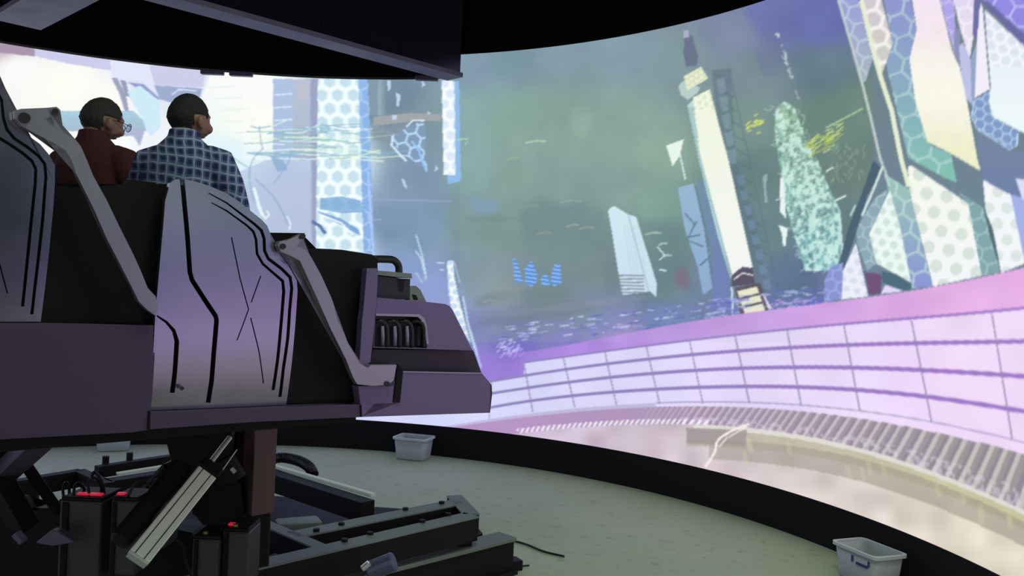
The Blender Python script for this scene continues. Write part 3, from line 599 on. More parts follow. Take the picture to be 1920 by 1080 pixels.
fgro = [([(342, 322), (346, 380), (352, 450), (356, 510), (360, 525), (387, 567), (404, 592), (406, 600), (402, 660), (400, 715), (396, 757)], 9),
 ([(392, 362), (425, 380), (451, 400), (477, 420), (490, 432), (495, 447), (496, 470), (503, 485), (528, 504), (544, 520), (547, 540), (543, 582), (540, 634), (534, 690), (531, 746)], [2, 3, 4, 5, 6]+[6]*10),
 ([(397, 380), (425, 395), (462, 422), (475, 434), (480, 449), (482, 476), (493, 495), (515, 514), (530, 527), (532, 546), (526, 621), (522, 678), (517, 733)], [2, 3, 4, 5, 5, 5, 5, 5, 6, 6, 6, 6, 6]),
 ([(294, 592), (312, 604), (326, 620), (332, 640), (330, 700), (327, 738)], [3, 5, 7, 9, 9, 9]),
 ([(434, 445), (450, 522), (466, 580), (445, 638)], 2.2), ([(489, 517), (471, 567)], 2.2), ([(470, 596), (487, 660), (498, 720)], 2.2)]
fp = meshobj('side_panel', vpoly(front, 0, .025), M_panel, veh)
for g_, w_ in fgro: cutslots(fp, [slot(g_, w_, 0)], 0, .025)
tag(fp, 'front metallic side shell with black slots and a scratched cross')
bulge(fp, 2.06, 2.36)
ins = [(330, 345), (395, 356), (444, 382), (486, 415), (500, 440), (503, 474), (520, 492), (548, 516), (550, 546), (544, 640), (538, 752), (292, 763), (296, 600), (314, 380)]
meshobj('panel_backing', vpoly(ins, .07, .03), M_black, veh)
bo = tube([PS(341, 728, -.008), PS(341, 728, .005)], .008); meshobj('bolt', bo, M_dark, fp)
# rear shell (continues out of the frame)
rear = [(-70, 72), (-40, 76), (-10, 118), (0, 156), (10, 165), (20, 185), (24, 202), (25, 220), (30, 235), (50, 252), (75, 270), (92, 290), (103, 310), (103, 342), (100, 390), (92, 470), (86, 530), (81, 585), (79, 604), (-255, 606), (-240, 300), (-150, 90), (-110, 70)]
rgro = [([(-26, 150), (-8, 168), (3, 188), (6, 220), (13, 243), (27, 260), (50, 275), (72, 292), (84, 308), (86, 332), (80, 412), (72, 485), (66, 542), (62, 590)], 6),
 ([(-40, 220), (-20, 246), (0, 260), (20, 272), (42, 287), (60, 302), (67, 317), (66, 345), (57, 430), (51, 492), (44, 575)], 6), ([(-20, 440), (0, 497), (15, 550)], 2.6), ([(-150, 80), (-140, 300), (-120, 380), (-60, 470), (-70, 595)], 9)]
DR = -.03
rp = meshobj('side_panel', vpoly(rear, 0, .025), M_panel, veh)
for g_, w_ in rgro: cutslots(rp, [slot(g_, w_, 0)], 0, .025)
bulge(rp, 2.30, 2.72)
rin = [(-40, 95), (-5, 165), (15, 205), (20, 240), (70, 280), (92, 315), (90, 400), (74, 585), (-240, 595), (-225, 300), (-130, 100)]
meshobj('panel_backing', vpoly(rin, .09, .03), M_black, veh)
# gate arms
arm1 = [(27, 207), (40, 204), (60, 206), (88, 202), (106, 200), (113, 206), (110, 213), (96, 219), (81, 223), (100, 238), (120, 250), (142, 262), (152, 275), (165, 305), (175, 330), (200, 375), (225, 427), (250, 477), (265, 510), (277, 540), (292, 556), (296, 575), (292, 592), (275, 580), (260, 565), (250, 542), (225, 495), (200, 447), (175, 390), (145, 330), (135, 302), (124, 283), (108, 272), (85, 260), (60, 247), (40, 236), (28, 222)]
a1 = meshobj('gate_arm', vpoly(arm1, -.035, .03), M_arm, veh); bevel(a1, .006); tag(a1, 'pale flat metal arm bent across the rear footwell')
meshobj('pivot_bolt', tube([PS(46, 221, -.045), PS(46, 221, -.02)], .017, seg=16), M_dark, a1)
meshobj('grip', tube([PS(104, 209, -.05), PS(104, 209, .03)], .010, seg=14), M_tube, a1)
arm2 = [(521, 460), (524, 453), (532, 451), (540, 452), (560, 441), (568, 438), (574, 440), (573, 446), (562, 455), (556, 461), (570, 466), (578, 473), (586, 486), (602, 515), (622, 559), (632, 600), (653, 644), (674, 681), (690, 690), (696, 684), (744, 684), (738, 714), (726, 722), (700, 724), (670, 721), (662, 708), (648, 673), (622, 621), (596, 559), (570, 504), (562, 489), (545, 480), (526, 472)]
a2 = meshobj('gate_arm', vpoly(arm2, -.035, .03), M_arm, veh); bevel(a2, .005); tag(a2, 'pale flat metal arm bent across the front footwell')
meshobj('pivot_bolt', tube([PS(531, 462, -.045), PS(531, 462, -.02)], .011, seg=16), M_dark, a2)
meshobj('grip', tube([PS(567, 443, -.045), PS(567, 443, .05)], .012, seg=14), M_tube, a2)
meshobj('foot_bolt', tube([PS(726, 720, -.045), PS(726, 720, -.02)], .012, seg=12), M_dark, a2)
# black sheets standing in for the shade inside the open footwells
shade1 = [(500, 436), (572, 437), (558, 460), (562, 465), (600, 466), (640, 468), (697, 477), (708, 484), (708, 562), (690, 700), (672, 758), (500, 762)]
meshobj('footwell_shade', vpoly(shade1, .065, .03), M_black, veh)
sb = lambda u0, z0, u1, z1, d0, d1: prism([vw(u0, z0, d0), vw(u1, z0, d0), vw(u1, z1, d0), vw(u0, z1, d0)], NV*(d1-d0))
zt = PS(280, 341, .07).z
s0 = sz(236, 341, .07)[0]; s1 = sz(322, 341, .07)[0]
def seatback(s0, s1, zb, zt, d0, d1, lean=.08):
    return prism([vw(s0+lean, zb, d0), vw(s1+lean, zb, d0), vw(s1-.03, zt-.02, d0), vw(s1-.06, zt, d0), vw(s0+.01, zt, d0), vw(s0-.0, zt-.02, d0)], NV*(d1-d0))
meshobj('seat_divider', seatback(s0, s1, 1.72, zt, .07, .12, 0.02), M_black, veh)
for k in range(3):
    d0 = .12+k*.74
    sb_ = meshobj('seat_back', seatback(s0+.04, s1, 2.06, zt-.01, d0, d0+.7, .04), M_black, veh); bevel(sb_, .02, 3)
    sc_ = meshobj('seat_cushion', sb(s1+.02, 2.0, s1+.5, 2.12, d0, d0+.7), M_black, veh); bevel(sc_, .03, 3)
    meshobj('seat_box', sb(s0+.06, 1.73, s1+.36, 2.0, d0, d0+.7), M_black, veh)
# black sheet for the shade in the rear footwell, and rear bench (mostly out of frame)
zl = PS(100, 600, .07).z
rw = [(84, 345), (150, 352), (236, 345), (318, 345), (306, 450), (292, 606), (70, 606)]
meshobj('footwell_shade', vpoly(rw, .065, .03), M_black, veh)
meshobj('footwell_floor', sb(sz(-250, 606)[0], zl-.05, s1, zl, .1, DW-.1), M_black, veh)
for k in range(3):
    d0 = .12+k*.74; s00 = sz(-190, 400)[0]
    meshobj('seat_back', seatback(s00, s00+.14, zl+.35, zl+.85, d0, d0+.7, .04), M_black, veh)
    meshobj('seat_box', sb(s00+.06, zl, s00+.5, zl+.35, d0, d0+.7), M_black, veh)
# lower body
low = [(-330, 607), (79, 606), (291, 610), (290, 675), (285, 750), (282, 770), (280, 806), (245, 811), (0, 824), (-330, 838)]
lb = meshobj('lower_body', vpoly(low, .005, .04), M_base, veh); bevel(lb, .006)
skirt = [(282, 773), (440, 767), (544, 762), (670, 758), (676, 758), (677, 782), (480, 791), (281, 805)]
sk = meshobj('skirt', vpoly(skirt, .003, .05), M_base, veh); bevel(sk, .005)
zb_ = PS(480, 791, 0).z
meshobj('chassis', sb(sz(-330, 700)[0], 1.60, sz(690, 700)[0], 1.69, .08, DW-.08), M_black, veh)
meshobj('floor_pan', sb(s0, 1.70, sz(700, 700)[0], 1.73, .06, DW-.06), M_black, veh)
# nose
post = [(688, 503), (709, 503), (707, 556), (700, 634), (695, 678), (692, 701), (674, 682), (679, 600), (682, 582)]
po = meshobj('corner_post', vpoly(post, -.004, .04), M_nose, veh); bevel(po, .004)
nose = [(707, 558), (770, 563), (800, 566), (835, 570), (843, 574), (849, 582), (877, 639), (886, 657), (700, 652), (703, 600)]
no = meshobj('nose_cowl', vpoly(nose, .0, DW), M_nose, veh)
grec = [(704, 590), (786, 592), (796, 602), (801, 640), (800, 653), (701, 651)]
cutslots(no, [[PS(u, v, 0)-NV*.04 for u, v in grec]], 0, .04)
bevel(no, .006)
lowr = [(699, 655), (888, 657), (903, 699), (922, 722), (923, 740), (919, 774), (677, 782), (672, 759), (680, 722), (692, 704)]
nl_ = meshobj('lower_nose', vpoly(lowr, .06, DW-.12), M_dark, veh); bevel(nl_, .006)
face = [(755, 697), (903, 700), (919, 721), (920, 740), (917, 774), (678, 782), (676, 757), (750, 755)]
fo = meshobj('bumper_face', vpoly(face, .0, .06), M_nose, veh); bevel(fo, .002, 1)
blk = [(672, 724), (738, 724), (736, 756), (676, 758)]
meshobj('hinge_plate', vpoly(blk, -.002, .05), M_nose, veh)
blk2 = [(694, 684), (745, 683), (738, 724), (690, 724)]
meshobj('hinge_plate', vpoly(blk2, .005, .04), M_nose, veh)
meshobj('panel_gap', vpoly([(746, 683), (753, 690), (756, 697), (750, 755), (737, 754), (742, 722)], -.006, .02), M_black, veh)
meshobj('edge_line', vpoly([(692, 680), (695, 680), (693, 702), (690, 701)], -.006, .01), M_black, veh)
meshobj('bumper_edge', vpoly([(755, 696), (904, 699), (905, 701), (755, 698)], -.004, .01), M_arm, veh)
meshobj('seam', vpoly([(676, 759), (678, 759), (679, 782), (677, 782)], -.002, .01), M_black, veh)
meshobj('seam', vpoly([(279, 771), (282, 771), (280, 806), (277, 806)], -.001, .01), M_black, veh)
# grille bars
gp = meshobj('grille', vpoly(grec, .045, .02), M_dark, veh)
for k, x in enumerate((712, 735, 758, 781)):
    path = [PS(x-10, 603, .02), PS(x+2, 602, .005), PS(x+11, 608, -.002), PS(x+14, 622, .0), PS(x+14, 651, .01)]
    meshobj('grille_bar', tube(smoothpath(path, 4), .0095, seg=8), M_tube, gp, smooth=True)
    meshobj('grille_slat', vpoly([(x+3, 612), (x+8, 611), (x+9, 628), (x+8, 648), (x+3, 648)], .03, .012), M_arm, gp)
rim = [(705, 588), (786, 589), (795, 596), (800, 608), (804, 645), (800, 645), (796, 612), (790, 600), (783, 594), (705, 592)]
meshobj('grille_rim', vpoly(rim, -.008, .012), M_arm, gp)
# handle and bracket on top of the nose
h3 = [PS(700, 486, .16), PS(722, 486, .16), PS(738, 488, .16), PS(747, 498, .16), PS(748, 513, .16)]
meshobj('grab_handle', tube(smoothpath(h3, 5), .017, seg=12), M_tube, veh, smooth=True)
pl = meshobj('dash_plate', vpoly([(704, 507), (730, 509), (772, 513), (773, 522), (740, 519), (704, 515)], .1, .35), M_steel, veh); bevel(pl, .003)
dbx = meshobj('dash_block', vpoly([(704, 516), (741, 520), (746, 549), (757, 549), (760, 523), (770, 523), (767, 562), (704, 560)], .12, .18), M_tube, veh); bevel(dbx, .003)
meshobj('dash_wall', vpoly([(704, 516), (740, 521), (738, 556), (704, 560)], .31, .1), M_dark, veh)
lb2 = meshobj('side_lug', vpoly([(769, 537), (780, 536), (788, 543), (800, 567), (768, 564)], .16, .04), M_steel, veh); cutslots(lb2, [[PS(u, v, .16)-NV*.02 for u, v in ((772, 552), (780, 553), (784, 561), (783, 563), (775, 562))]], .16, .04)
# far side of the car
farp = [(p[0], p[1]) for p in front]
for shape, m_ in ((front, M_panel),):
    o = meshobj('side_panel', prism([PS(u, v, 0)+NV*DW for u, v in shape], NV*.025), m_, veh)
o = meshobj('side_panel', prism([PS(u, v, 0)+NV*DW for u, v in rear], NV*.025), M_panel, veh)
o = meshobj('lower_body', prism([PS(u, v, 0)+NV*(DW-.04) for u, v in low], NV*.04), M_base, veh)

# ------------------------------------------------------------------ riders
def remeshed(name, bm, m_, parent, vox=.008, sm_it=6):
    o = meshobj(name, bm, m_, parent, world=False)
    md = o.modifiers.new('r', 'REMESH'); md.mode = 'VOXEL'; md.voxel_size = vox
    ms_ = o.modifiers.new('s', 'SMOOTH'); ms_.iterations = sm_it; ms_.factor = .5
    bpy.context.view_layer.update(); dg = bpy.context.evaluated_depsgraph_get()
    me_ = bpy.data.meshes.new_from_object(o.evaluated_get(dg)); o.modifiers.clear(); o.data = me_; me_.shade_smooth()
    if not me_.materials: me_.materials.append(m_)
    return o
def ell(c, r, bm, seg=20, rings=14, f=None):
    c = Vector(c); g = []
    for i in range(rings+1):
        ph_ = PI*i/rings; row = []
        for k in range(seg):
            th = 2*PI*k/seg; p = Vector((math.sin(ph_)*math.cos(th), math.sin(ph_)*math.sin(th), math.cos(ph_)))
            q_ = Vector((p.x*r[0], p.y*r[1], p.z*r[2]))
            if f: q_ = f(p, q_)
            row.append(q_+c)
        g.append(row)
    top = bm.verts.new(g[0][0]); bot = bm.verts.new(g[-1][0])
    vr = [[bm.verts.new(p) for p in row] for row in g[1:-1]]
    for k in range(seg):
        bm.faces.new((top, vr[0][k], vr[0][(k+1) % seg])); bm.faces.new((bot, vr[-1][(k+1) % seg], vr[-1][k]))
        for i in range(len(vr)-1): bm.faces.new((vr[i][k], vr[i+1][k], vr[i+1][(k+1) % seg], vr[i][(k+1) % seg]))
    return bm
def headf(p, q_):
    x, y, z = q_
    if p.z < 0:
        x *= 1-.30*(-p.z)**1.4; y = y*(1-.12*(-p.z)) + (.018*(-p.z) if p.y > -.2 else .03*(-p.z))
    if p.y < 0 and p.z > -.35: y *= 1.0+.06*(1-abs(p.z))
    if p.y > .6: y *= .97
    return Vector((x, y, z))
HC = Vector((0, .02, .80))
def make_person(name, label, loc, rz, torso_rz, shirt, hair, hairname, lean=.0, glasses=False, sc=1.0, headtilt=0., cropped=True):
    t = thing(name, label, 'person', loc); t.rotation_euler = (0, 0, torso_rz); t.scale = (sc, sc, sc); ROOTLOC[t.name] = Vector((0, 0, 0))
    HM = Matrix.Translation(Vector((0, .0+lean, .68))) @ Matrix.Rotation(rz-torso_rz, 4, 'Z') @ Matrix.Rotation(headtilt, 4, 'X') @ Matrix.Translation((0, 0, -.68))
    bm = bmesh.new(); hb = bmesh.new()
    ell(HC, (.080, .100, .122), hb, 32, 24, headf)
    ell(HC+Vector((0, .098, -.014)), (.012, .015, .024), hb, 10, 8)            # nose
    ell(HC+Vector((0, .084, -.058)), (.024, .008, .010), hb, 10, 6)            # lips
    ell(HC+Vector((0, .064, -.098)), (.030, .020, .020), hb, 10, 6)            # chin
    ell(HC+Vector((0, .088, .034)), (.050, .006, .010), hb, 12, 6)             # brow
    for s in (-1, 1):
        ell(HC+Vector((s*.091, -.004, -.012)), (.012, .021, .034), hb, 14, 10); ell(HC+Vector((s*.082, .002, -.018)), (.014, .012, .022), hb, 10, 8)
        ell(HC+Vector((s*.076, .005, -.03)), (.01, .014, .018), hb, 8, 6)
        ell(HC+Vector((s*.045, .07, -.03)), (.028, .026, .026), hb, 10, 6)      # cheeks
    hb.transform(HM)
    tmp = bpy.data.meshes.new('t'); hb.to_mesh(tmp); hb.free(); bm.from_mesh(tmp)
    tube([(0, lean*.7-.01, .54), (0, lean*.9-.012, .62), HM@Vector((0, -.012, .70)), HM@Vector((0, -.005, .78))], [.075, .062, .058, .062], bm, 16)
    # torso core and limbs
    tube([(0, 0, .06), (0, lean*.3, .25), (0, lean*.7, .45), (0, lean*.8, .56)], [.13, .12, .13, .08], bm, 16)
    for s in (-1, 1):
        tube([(s*.12, lean*.8, .54), (s*.195, lean*.8, .52), (s*.25, .04+lean*.6, .36), (s*.25, .10+lean*.5, .24), (s*.20, .27, .185), (s*.17, .35, .17)], [.05, .056, .045, .042, .032, .026], bm, 12)
        tube([(s*.17, .34, .172), (s*.165, .39, .165), (s*.16, .43, .155)], [.026, .036, .034], bm, 10)
        for k in range(4):
            x = s*(.135+.018*k); L = (.075, .085, .08, .062)[k]
            tube([(x, .42, .158), (x, .42+L*.5, .150), (x, .42+L*.85, .128), (x, .42+L, .110)], [.011, .0105, .0095, .008], bm, 8)
        tube([(s*.135, .385, .165), (s*.115, .41, .15), (s*.112, .44, .135)], [.013, .012, .010], bm, 8)
        tube([(s*.09, .0, .07), (s*.11, .25, .09), (s*.12, .44, .08), (s*.12, .47, -.02), (s*.12, .45, -.22), (s*.12, .45, -.36)], [.09, .078, .06, .055, .05, .038], bm, 12)
        tube([(s*.12, .42, -.385), (s*.125, .50, -.385), (s*.13, .60, -.39)], [.036, .038, .028], bm, 10)
    body = remeshed('body', bm, M_skin, t)
    for v in body.data.vertices:
        z_ = v.co.z
        if z_ > 0: v.co.z = z_*(1+.155*min(1, z_/.35)*(1-max(0, min(1, (z_-.60)/.14))))
    # shirt
    bm = bmesh.new(); rings = []
    for (z, rx, ry, cy) in ((.02, .17, .135, 0), (.15, .172, .13, lean*.15), (.30, .178, .125, lean*.4), (.42, .192, .128, lean*.6), (.50, .196, .122, lean*.7), (.555, .165, .098, lean*.78), (.59, .115, .078, lean*.85), (.625, .068, .066, lean*.9)):
        row = []
        for k in range(28):
            a = 2*PI*k/28; ca, sa = math.cos(a), math.sin(a)
            row.append(bm.verts.new((rx*math.copysign(abs(ca)**.85, ca), cy-.01+ry*math.copysign(abs(sa)**.85, sa), z)))
        rings.append(row)
    for i_ in range(len(rings)-1):
        for k in range(28): bm.faces.new((rings[i_][k], rings[i_][(k+1) % 28], rings[i_+1][(k+1) % 28], rings[i_+1][k]))
    bm.faces.new(rings[0][::-1]); bm.faces.new(rings[-1])
    tube([(0, lean*.85-.012, .585), (0, lean*.9-.012, .615), (0, lean*.95-.014, .652)], [.082, .076, .070], bm, 18)        # collar
    for s in (-1, 1):
        tube([(s*.12, lean*.8, .52), (s*.185, lean*.8, .505), (s*.232, .02+lean*.7, .42), (s*.255, .05+lean*.6, .33), (s*.26, .08+lean*.5, .26)], [.072, .080, .072, .068, .066], bm, 16)
    for v in bm.verts:
        z_ = v.co.z; v.co.z = z_*(1+.155*min(1, z_/.35)) if z_ > 0 else z_
    sh = remeshed('shirt', bm, shirt, t, .009, 5)
    bm = bmesh.new()
    for s in (-1, 1): tube([(s*.08, -.02, .07), (s*.11, .22, .09), (s*.12, .44, .085), (s*.12, .485, -.02), (s*.12, .46, -.2), (s*.12, .46, -.33)], [.115, .098, .078, .074, .068, .062], bm, 14)
    tube([(-.08, -.02, .07), (.08, -.02, .07)], [.12, .12], bm, 14)
    remeshed('trousers', bm, M_trouser, t, .012, 4)
    for s in (-1, 1):
        bm = bmesh.new(); tube([(s*.12, .405, -.385), (s*.125, .50, -.385), (s*.13, .62, -.395)], [.045, .047, .034], bm, 12); meshobj('shoe', bm, M_black, t, True, world=False)
    # hair
    bm = bmesh.new()
    def hf(p, q_):
        q2 = headf(p, q_); return q2
    ell(HC+Vector((0, -.006, .006)), (.084, .106, .127), bm, 44, 34, hf)
    dl = []
    for v in bm.verts:
        p = v.co-HC
        keep = p.z > (.060 if p.y > .062 else (-.002+max(0, p.y)*.35 if p.y > -.02 else -.072))
        if abs(p.x) > .055 and -.026 < p.y < .026 and p.z < .022: keep = False
        if not keep: dl.append(v)
    bmesh.ops.delete(bm, geom=dl, context='VERTS')
    for v in bm.verts: v.co += (v.co-HC).normalized()*.003*(rng.rand()-.5)
    bm.transform(HM)
    ho = meshobj('hair', bm, hair, t, True, world=False)
    so = ho.modifiers.new('s', 'SOLIDIFY'); so.thickness = .012; so.offset = -1
    tag(ho, hairname)
    if glasses:
        bm = bmesh.new()
        for s in (-1, 1):
            c = HC+Vector((s*.033, .118, .008))
            tube([c+Vector((.026*math.cos(a), 0, .021*math.sin(a))) for a in np.linspace(0, 2*PI, 21)], .0018, bm, 6)
            tube([HC+Vector((s*.058, .116, .012)), HC+Vector((s*.082, .06, .014)), HC+Vector((s*.086, -.005, .014))], .002, bm, 6)
        tube([HC+Vector((-.008, .118, .01)), HC+Vector((.008, .118, .01))], .0018, bm, 6)
        bm.transform(HM); g_ = meshobj('glasses', bm, M_dark, t, world=False)
        bm = bmesh.new()
        for s in (-1, 1):
            c = HC+Vector((s*.033, .118, .008)); vv = [bm.verts.new(c+Vector((.025*math.cos(a), 0, .020*math.sin(a)))) for a in np.linspace(0, 2*PI, 21)[:-1]]; bm.faces.new(vv)
        bm.transform(HM); meshobj('lens', bm, mat('glass_lens', (240, 250, 250), .02, trans=1.0), g_, world=False)
    return t
# plaid shirt material
mp = bpy.data.materials.new('blue_plaid_cloth'); mp.use_nodes = True; nt = mp.node_tree; b = nt.nodes['Principled BSDF']; b.inputs['Roughness'].default_value = .85
tc = nt.nodes.new('ShaderNodeTexCoord'); sx = nt.nodes.new('ShaderNodeSeparateXYZ'); nt.links.new(tc.outputs['Object'], sx.inputs[0])
def M2(op, a, b_, **k):
    n_ = nt.nodes.new('ShaderNodeMath'); n_.operation = op
    for i_, x in enumerate((a, b_)):
        if x is None: continue
        if isinstance(x, (int, float)): n_.inputs[i_].default_value = x
        else: nt.links.new(x, n_.inputs[i_])
    return n_.outputs[0]
def band(src, f, thr, ph_=0.):
    return M2('GREATER_THAN', M2('SINE', M2('ADD', M2('MULTIPLY', src, f), ph_), None), thr)
sxy = M2('ADD', sx.outputs[0], M2('MULTIPLY', sx.outputs[1], .7))
nzp = nt.nodes.new('ShaderNodeTexNoise'); nzp.inputs['Scale'].default_value = 7; nt.links.new(tc.outputs['Object'], nzp.inputs['Vector'])
wob = M2('MULTIPLY', nzp.outputs['Fac'], .05); sxy = M2('ADD', sxy, wob); szz = M2('ADD', sx.outputs[2], M2('MULTIPLY', wob, 1.0)); szz = M2('ADD', szz, M2('MULTIPLY', sx.outputs[0], .12))
dark_ = M2('ADD', band(sxy, 135, .1), band(szz, 135, .1)); lite = M2('MAXIMUM', band(sxy, 135, .88, 3.4), band(szz, 135, .88, 3.4))
m1 = nt.nodes.new('ShaderNodeMix'); m1.data_type = 'RGBA'; m1.inputs[6].default_value = lin((.38, .44, .60))+(1,); m1.inputs[7].default_value = lin((.14, .15, .36))+(1,)
nt.links.new(M2('MULTIPLY', dark_, .5), m1.inputs[0])
m2 = nt.nodes.new('ShaderNodeMix'); m2.data_type = 'RGBA'; nt.links.new(lite, m2.inputs[0]); nt.links.new(m1.outputs[2], m2.inputs[6]); m2.inputs[7].default_value = lin((.58, .62, .74))+(1,)
nt.links.new(m2.outputs[2], b.inputs['Base Color'])
p2 = PY(343, 240, 4.12); p1 = PY(172, 240, 4.45)
AW = lambda deg: -math.radians(deg)     # 0 = looking straight away from the camera, positive = turned to the right
make_person('person', 'rider in a blue plaid shirt with cropped dark hair, seen from behind', (p2.x+.0, p2.y, 2.155), AW(33), AW(10), mp, M_hair, 'short cropped dark hair', .03)
make_person('person', 'rider in a dark red shirt with glasses, seated further left', (p1.x, p1.y, 2.165), AW(40), AW(16), M_red_shirt, M_greyhair, 'short greying hair', .03, True, 1.03, -.12)

# ------------------------------------------------------------------ motion base under the car
mb = thing('motion_base', 'black steel motion base frame with struts and electrics under the ride car', 'motion base', (RC.x+.6, 5.2, 0))
def mbp(name, bm, m_, bv=.004, parent=mb):
    o = meshobj(name, bm, m_, parent)
    if bv: bevel(o, bv, 1)
    return o
ZF = .5
def fbeam(name, a, b_, w, h, m_=M_steel, z=ZF, parent=mb):
    p, q_ = PZ(a[0], a[1], z), PZ(b_[0], b_[1], z); p.z -= h/2; q_.z -= h/2
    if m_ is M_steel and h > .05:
        o = mbp(name, beam(p, q_, w*.94, h-.012), M_dsteel); up2 = Vector((0, 0, h/2)); mbp('lit_top_plate', beam(p+up2, q_+up2, w, .014), M_steel, .003, o)  # lit tops and shaded sides put into the steel colours
    else: o = mbp(name, beam(p, q_, w, h), m_)
    return o, p, q_
fbeam('frame_beam', (300, 1102), (885, 966), .15, .18)
fbeam('frame_beam', (548, 1004), (862, 941), .15, .15)
fbeam('frame_beam', (372, 928), (606, 1028), .10, .15)
fbeam('frame_beam', (852, 930), (884, 965), .13, .15)
# big rail near the floor with its flanges
o, p, q_ = fbeam('rail_beam', (540, 1104), (952, 1002), .20, .03, M_steel, .28)
mbp('rail_web', beam(p+Vector((.03, -.03, -.13)), q_+Vector((.03, -.03, -.13)), .06, .24), M_dsteel)
mbp('rail_foot', beam(Vector((p.x, p.y, .015)), Vector((q_.x, q_.y, .015)), .26, .03), M_dsteel)
mbp('floor_foot', box((q_.x+.03, q_.y+.02, .04), .16, .12, .08, .5), M_dsteel)
for (u, v) in ((593, 998), (640, 986), (646, 1017), (694, 1004), (792, 981), (840, 968), (828, 946), (760, 958)):
    c = PZ(u, v, ZF); mbp('bolt', cyl((c.x, c.y, ZF-.01), .022, .035, seg=8), M_dsteel, 0)
# frame on the far left
fbeam('frame_beam', (-40, 912), (152, 880), .10, .14, M_dsteel)
fbeam('frame_beam', (148, 880), (205, 905), .10, .12, M_dsteel)
fbeam('frame_beam', (182, 874), (420, 838), .09, .10, M_dsteel)
fbeam('frame_beam', (220, 886), (430, 853), .05, .02, M_alu)
fbeam('frame_beam', (200, 900), (420, 866), .14, .12, M_dsteel)
for (u, v) in ((198, 868), (243, 861), (330, 850)):
    c = PZ(u, v, ZF); mbp('bolt', cyl((c.x, c.y, ZF-.01), .03, .07, seg=8), M_dsteel, 0)
fbeam('frame_beam', (500, 867), (700, 925), .05, .03, M_alu)
fbeam('frame_beam', (500, 880), (690, 940), .14, .16, M_dsteel, .47)
mbp('white_strip', beam(PZ(22, 952, .3), PZ(100, 941, .3), .10, .05), M_rod)
# corner legs of the frame
for (u, v) in ((872, 966), (620, 1020), (560, 1000), (860, 940), (180, 880), (60, 895)):
    c = PZ(u, v, ZF); mbp('frame_leg', box((c.x, c.y, .2), .10, .10, .40, .3), M_dsteel)
# struts up to the car
mbp('strut', beam(PY(-12, 906, 4.9), PY(82, 818, 4.2), .13, .08), M_girder)
mbp('strut', beam(PY(16, 826, 4.6), PY(112, 962, 4.9), .045, .05), M_dsteel)
mbp('strut', beam(PY(-30, 850, 4.6), PY(45, 985, 4.8), .16, .1), M_dsteel)
mbp('strut', beam(PY(40, 800, 4.4), PY(-60, 880, 4.7), .16, .1), M_dsteel)
cp_ = PY(482, 950, 5.0); mbp('support_column', beam(Vector((cp_.x, cp_.y, .83)), Vector((cp_.x, cp_.y, 1.585)), .155, .14, upv=EV), M_rust)
mbp('column_side', beam(Vector((cp_.x-.10, cp_.y+.03, .83)), Vector((cp_.x-.10, cp_.y+.03, 1.585)), .06, .1, upv=EV), M_dsteel)
mbp('column_foot', box((cp_.x-.05, cp_.y+.06, .62), .20, .18, .40, .45), M_dsteel, .01)
pan = bmesh.new(); prism([PZ(*q2, .10) for q2 in ((200, 1180), (560, 1120), (905, 1000), (872, 962), (700, 950), (520, 930), (330, 950), (150, 1000))], Vector((0, 0, -.05)), pan); mbp('dark_under_sheet', pan, M_black, 0)  # added black sheet that darkens the gaps between the frame beams
mbp('column_cap', box((cp_.x-.06, cp_.y, 1.40), .24, .24, .14, .3), M_dsteel)
# central yoke
yk = bmesh.new(); prism([PY(*q2, 4.9) for q2 in ((300, 786), (425, 786), (424, 822), (416, 838), (400, 880), (450, 905), (458, 975), (380, 985), (340, 930), (322, 870))], Vector((0, .35, 0)), yk); mbp('centre_yoke', yk, M_dsteel, .02)
mbp('yoke_arm', beam(PY(330, 872, 4.95), PY(215, 1000, 4.95), .18, .10), M_dsteel, .02)
mbp('bearing', tube([PY(436, 905, 4.75), PY(412, 862, 4.75)], .085, seg=18), M_dsteel, .01)
mbp('bearing_pin', tube([PY(434, 878, 4.64), PY(441, 886, 4.64)], .012, seg=8), M_rod, 0)
# linear actuator
ac = mb
pa, pb2 = PY(259, 1047, 3.9), PY(386, 889, 4.25)
d_ = (pb2-pa).normalized(); view = ((pa+pb2)/2-CAM).normalized(); side = d_.cross(view).normalized()
bar = beam(pa, pb2, .105, .09, upv=view)
bo_ = mbp('actuator', bar, M_alu, .006); tag(bo_, 'pale ribbed aluminium actuator barrel leaning under the car')
front_n = -(view-d_*view.dot(d_)).normalized()
for s in (-.022, .026):
    mbp('barrel_groove', beam(pa+side*s+front_n*.044, pb2+side*s+front_n*.044, .004, .006, upv=view), M_black, 0, bo_)
mbp('barrel_collar', beam(pb2-d_*.005, pb2+d_*.055, .115, .11, upv=view), M_dsteel, .01, bo_)
mbp('barrel_end', beam(pa-d_*.012, pa, .10, .085, upv=view), M_rod, .003, bo_)
pr = PY(431, 820, 4.45); off = side*(.018)
mbp('piston_rod', tube([pb2+d_*.05+off, pr], .0135, seg=12), M_rod, 0, bo_)
mbp('tie_rod', tube([pb2+d_*.02-side*.055, pb2+d_*.20-side*.045], .003, seg=6), M_alu, 0, bo_)
mbp('motor', beam(pa+side*.0-side*(-.115)+d_*.0+view*.05, pb2+side*.115-d_*.02+view*.05, .10, .1, upv=view), M_dsteel, .02, bo_)
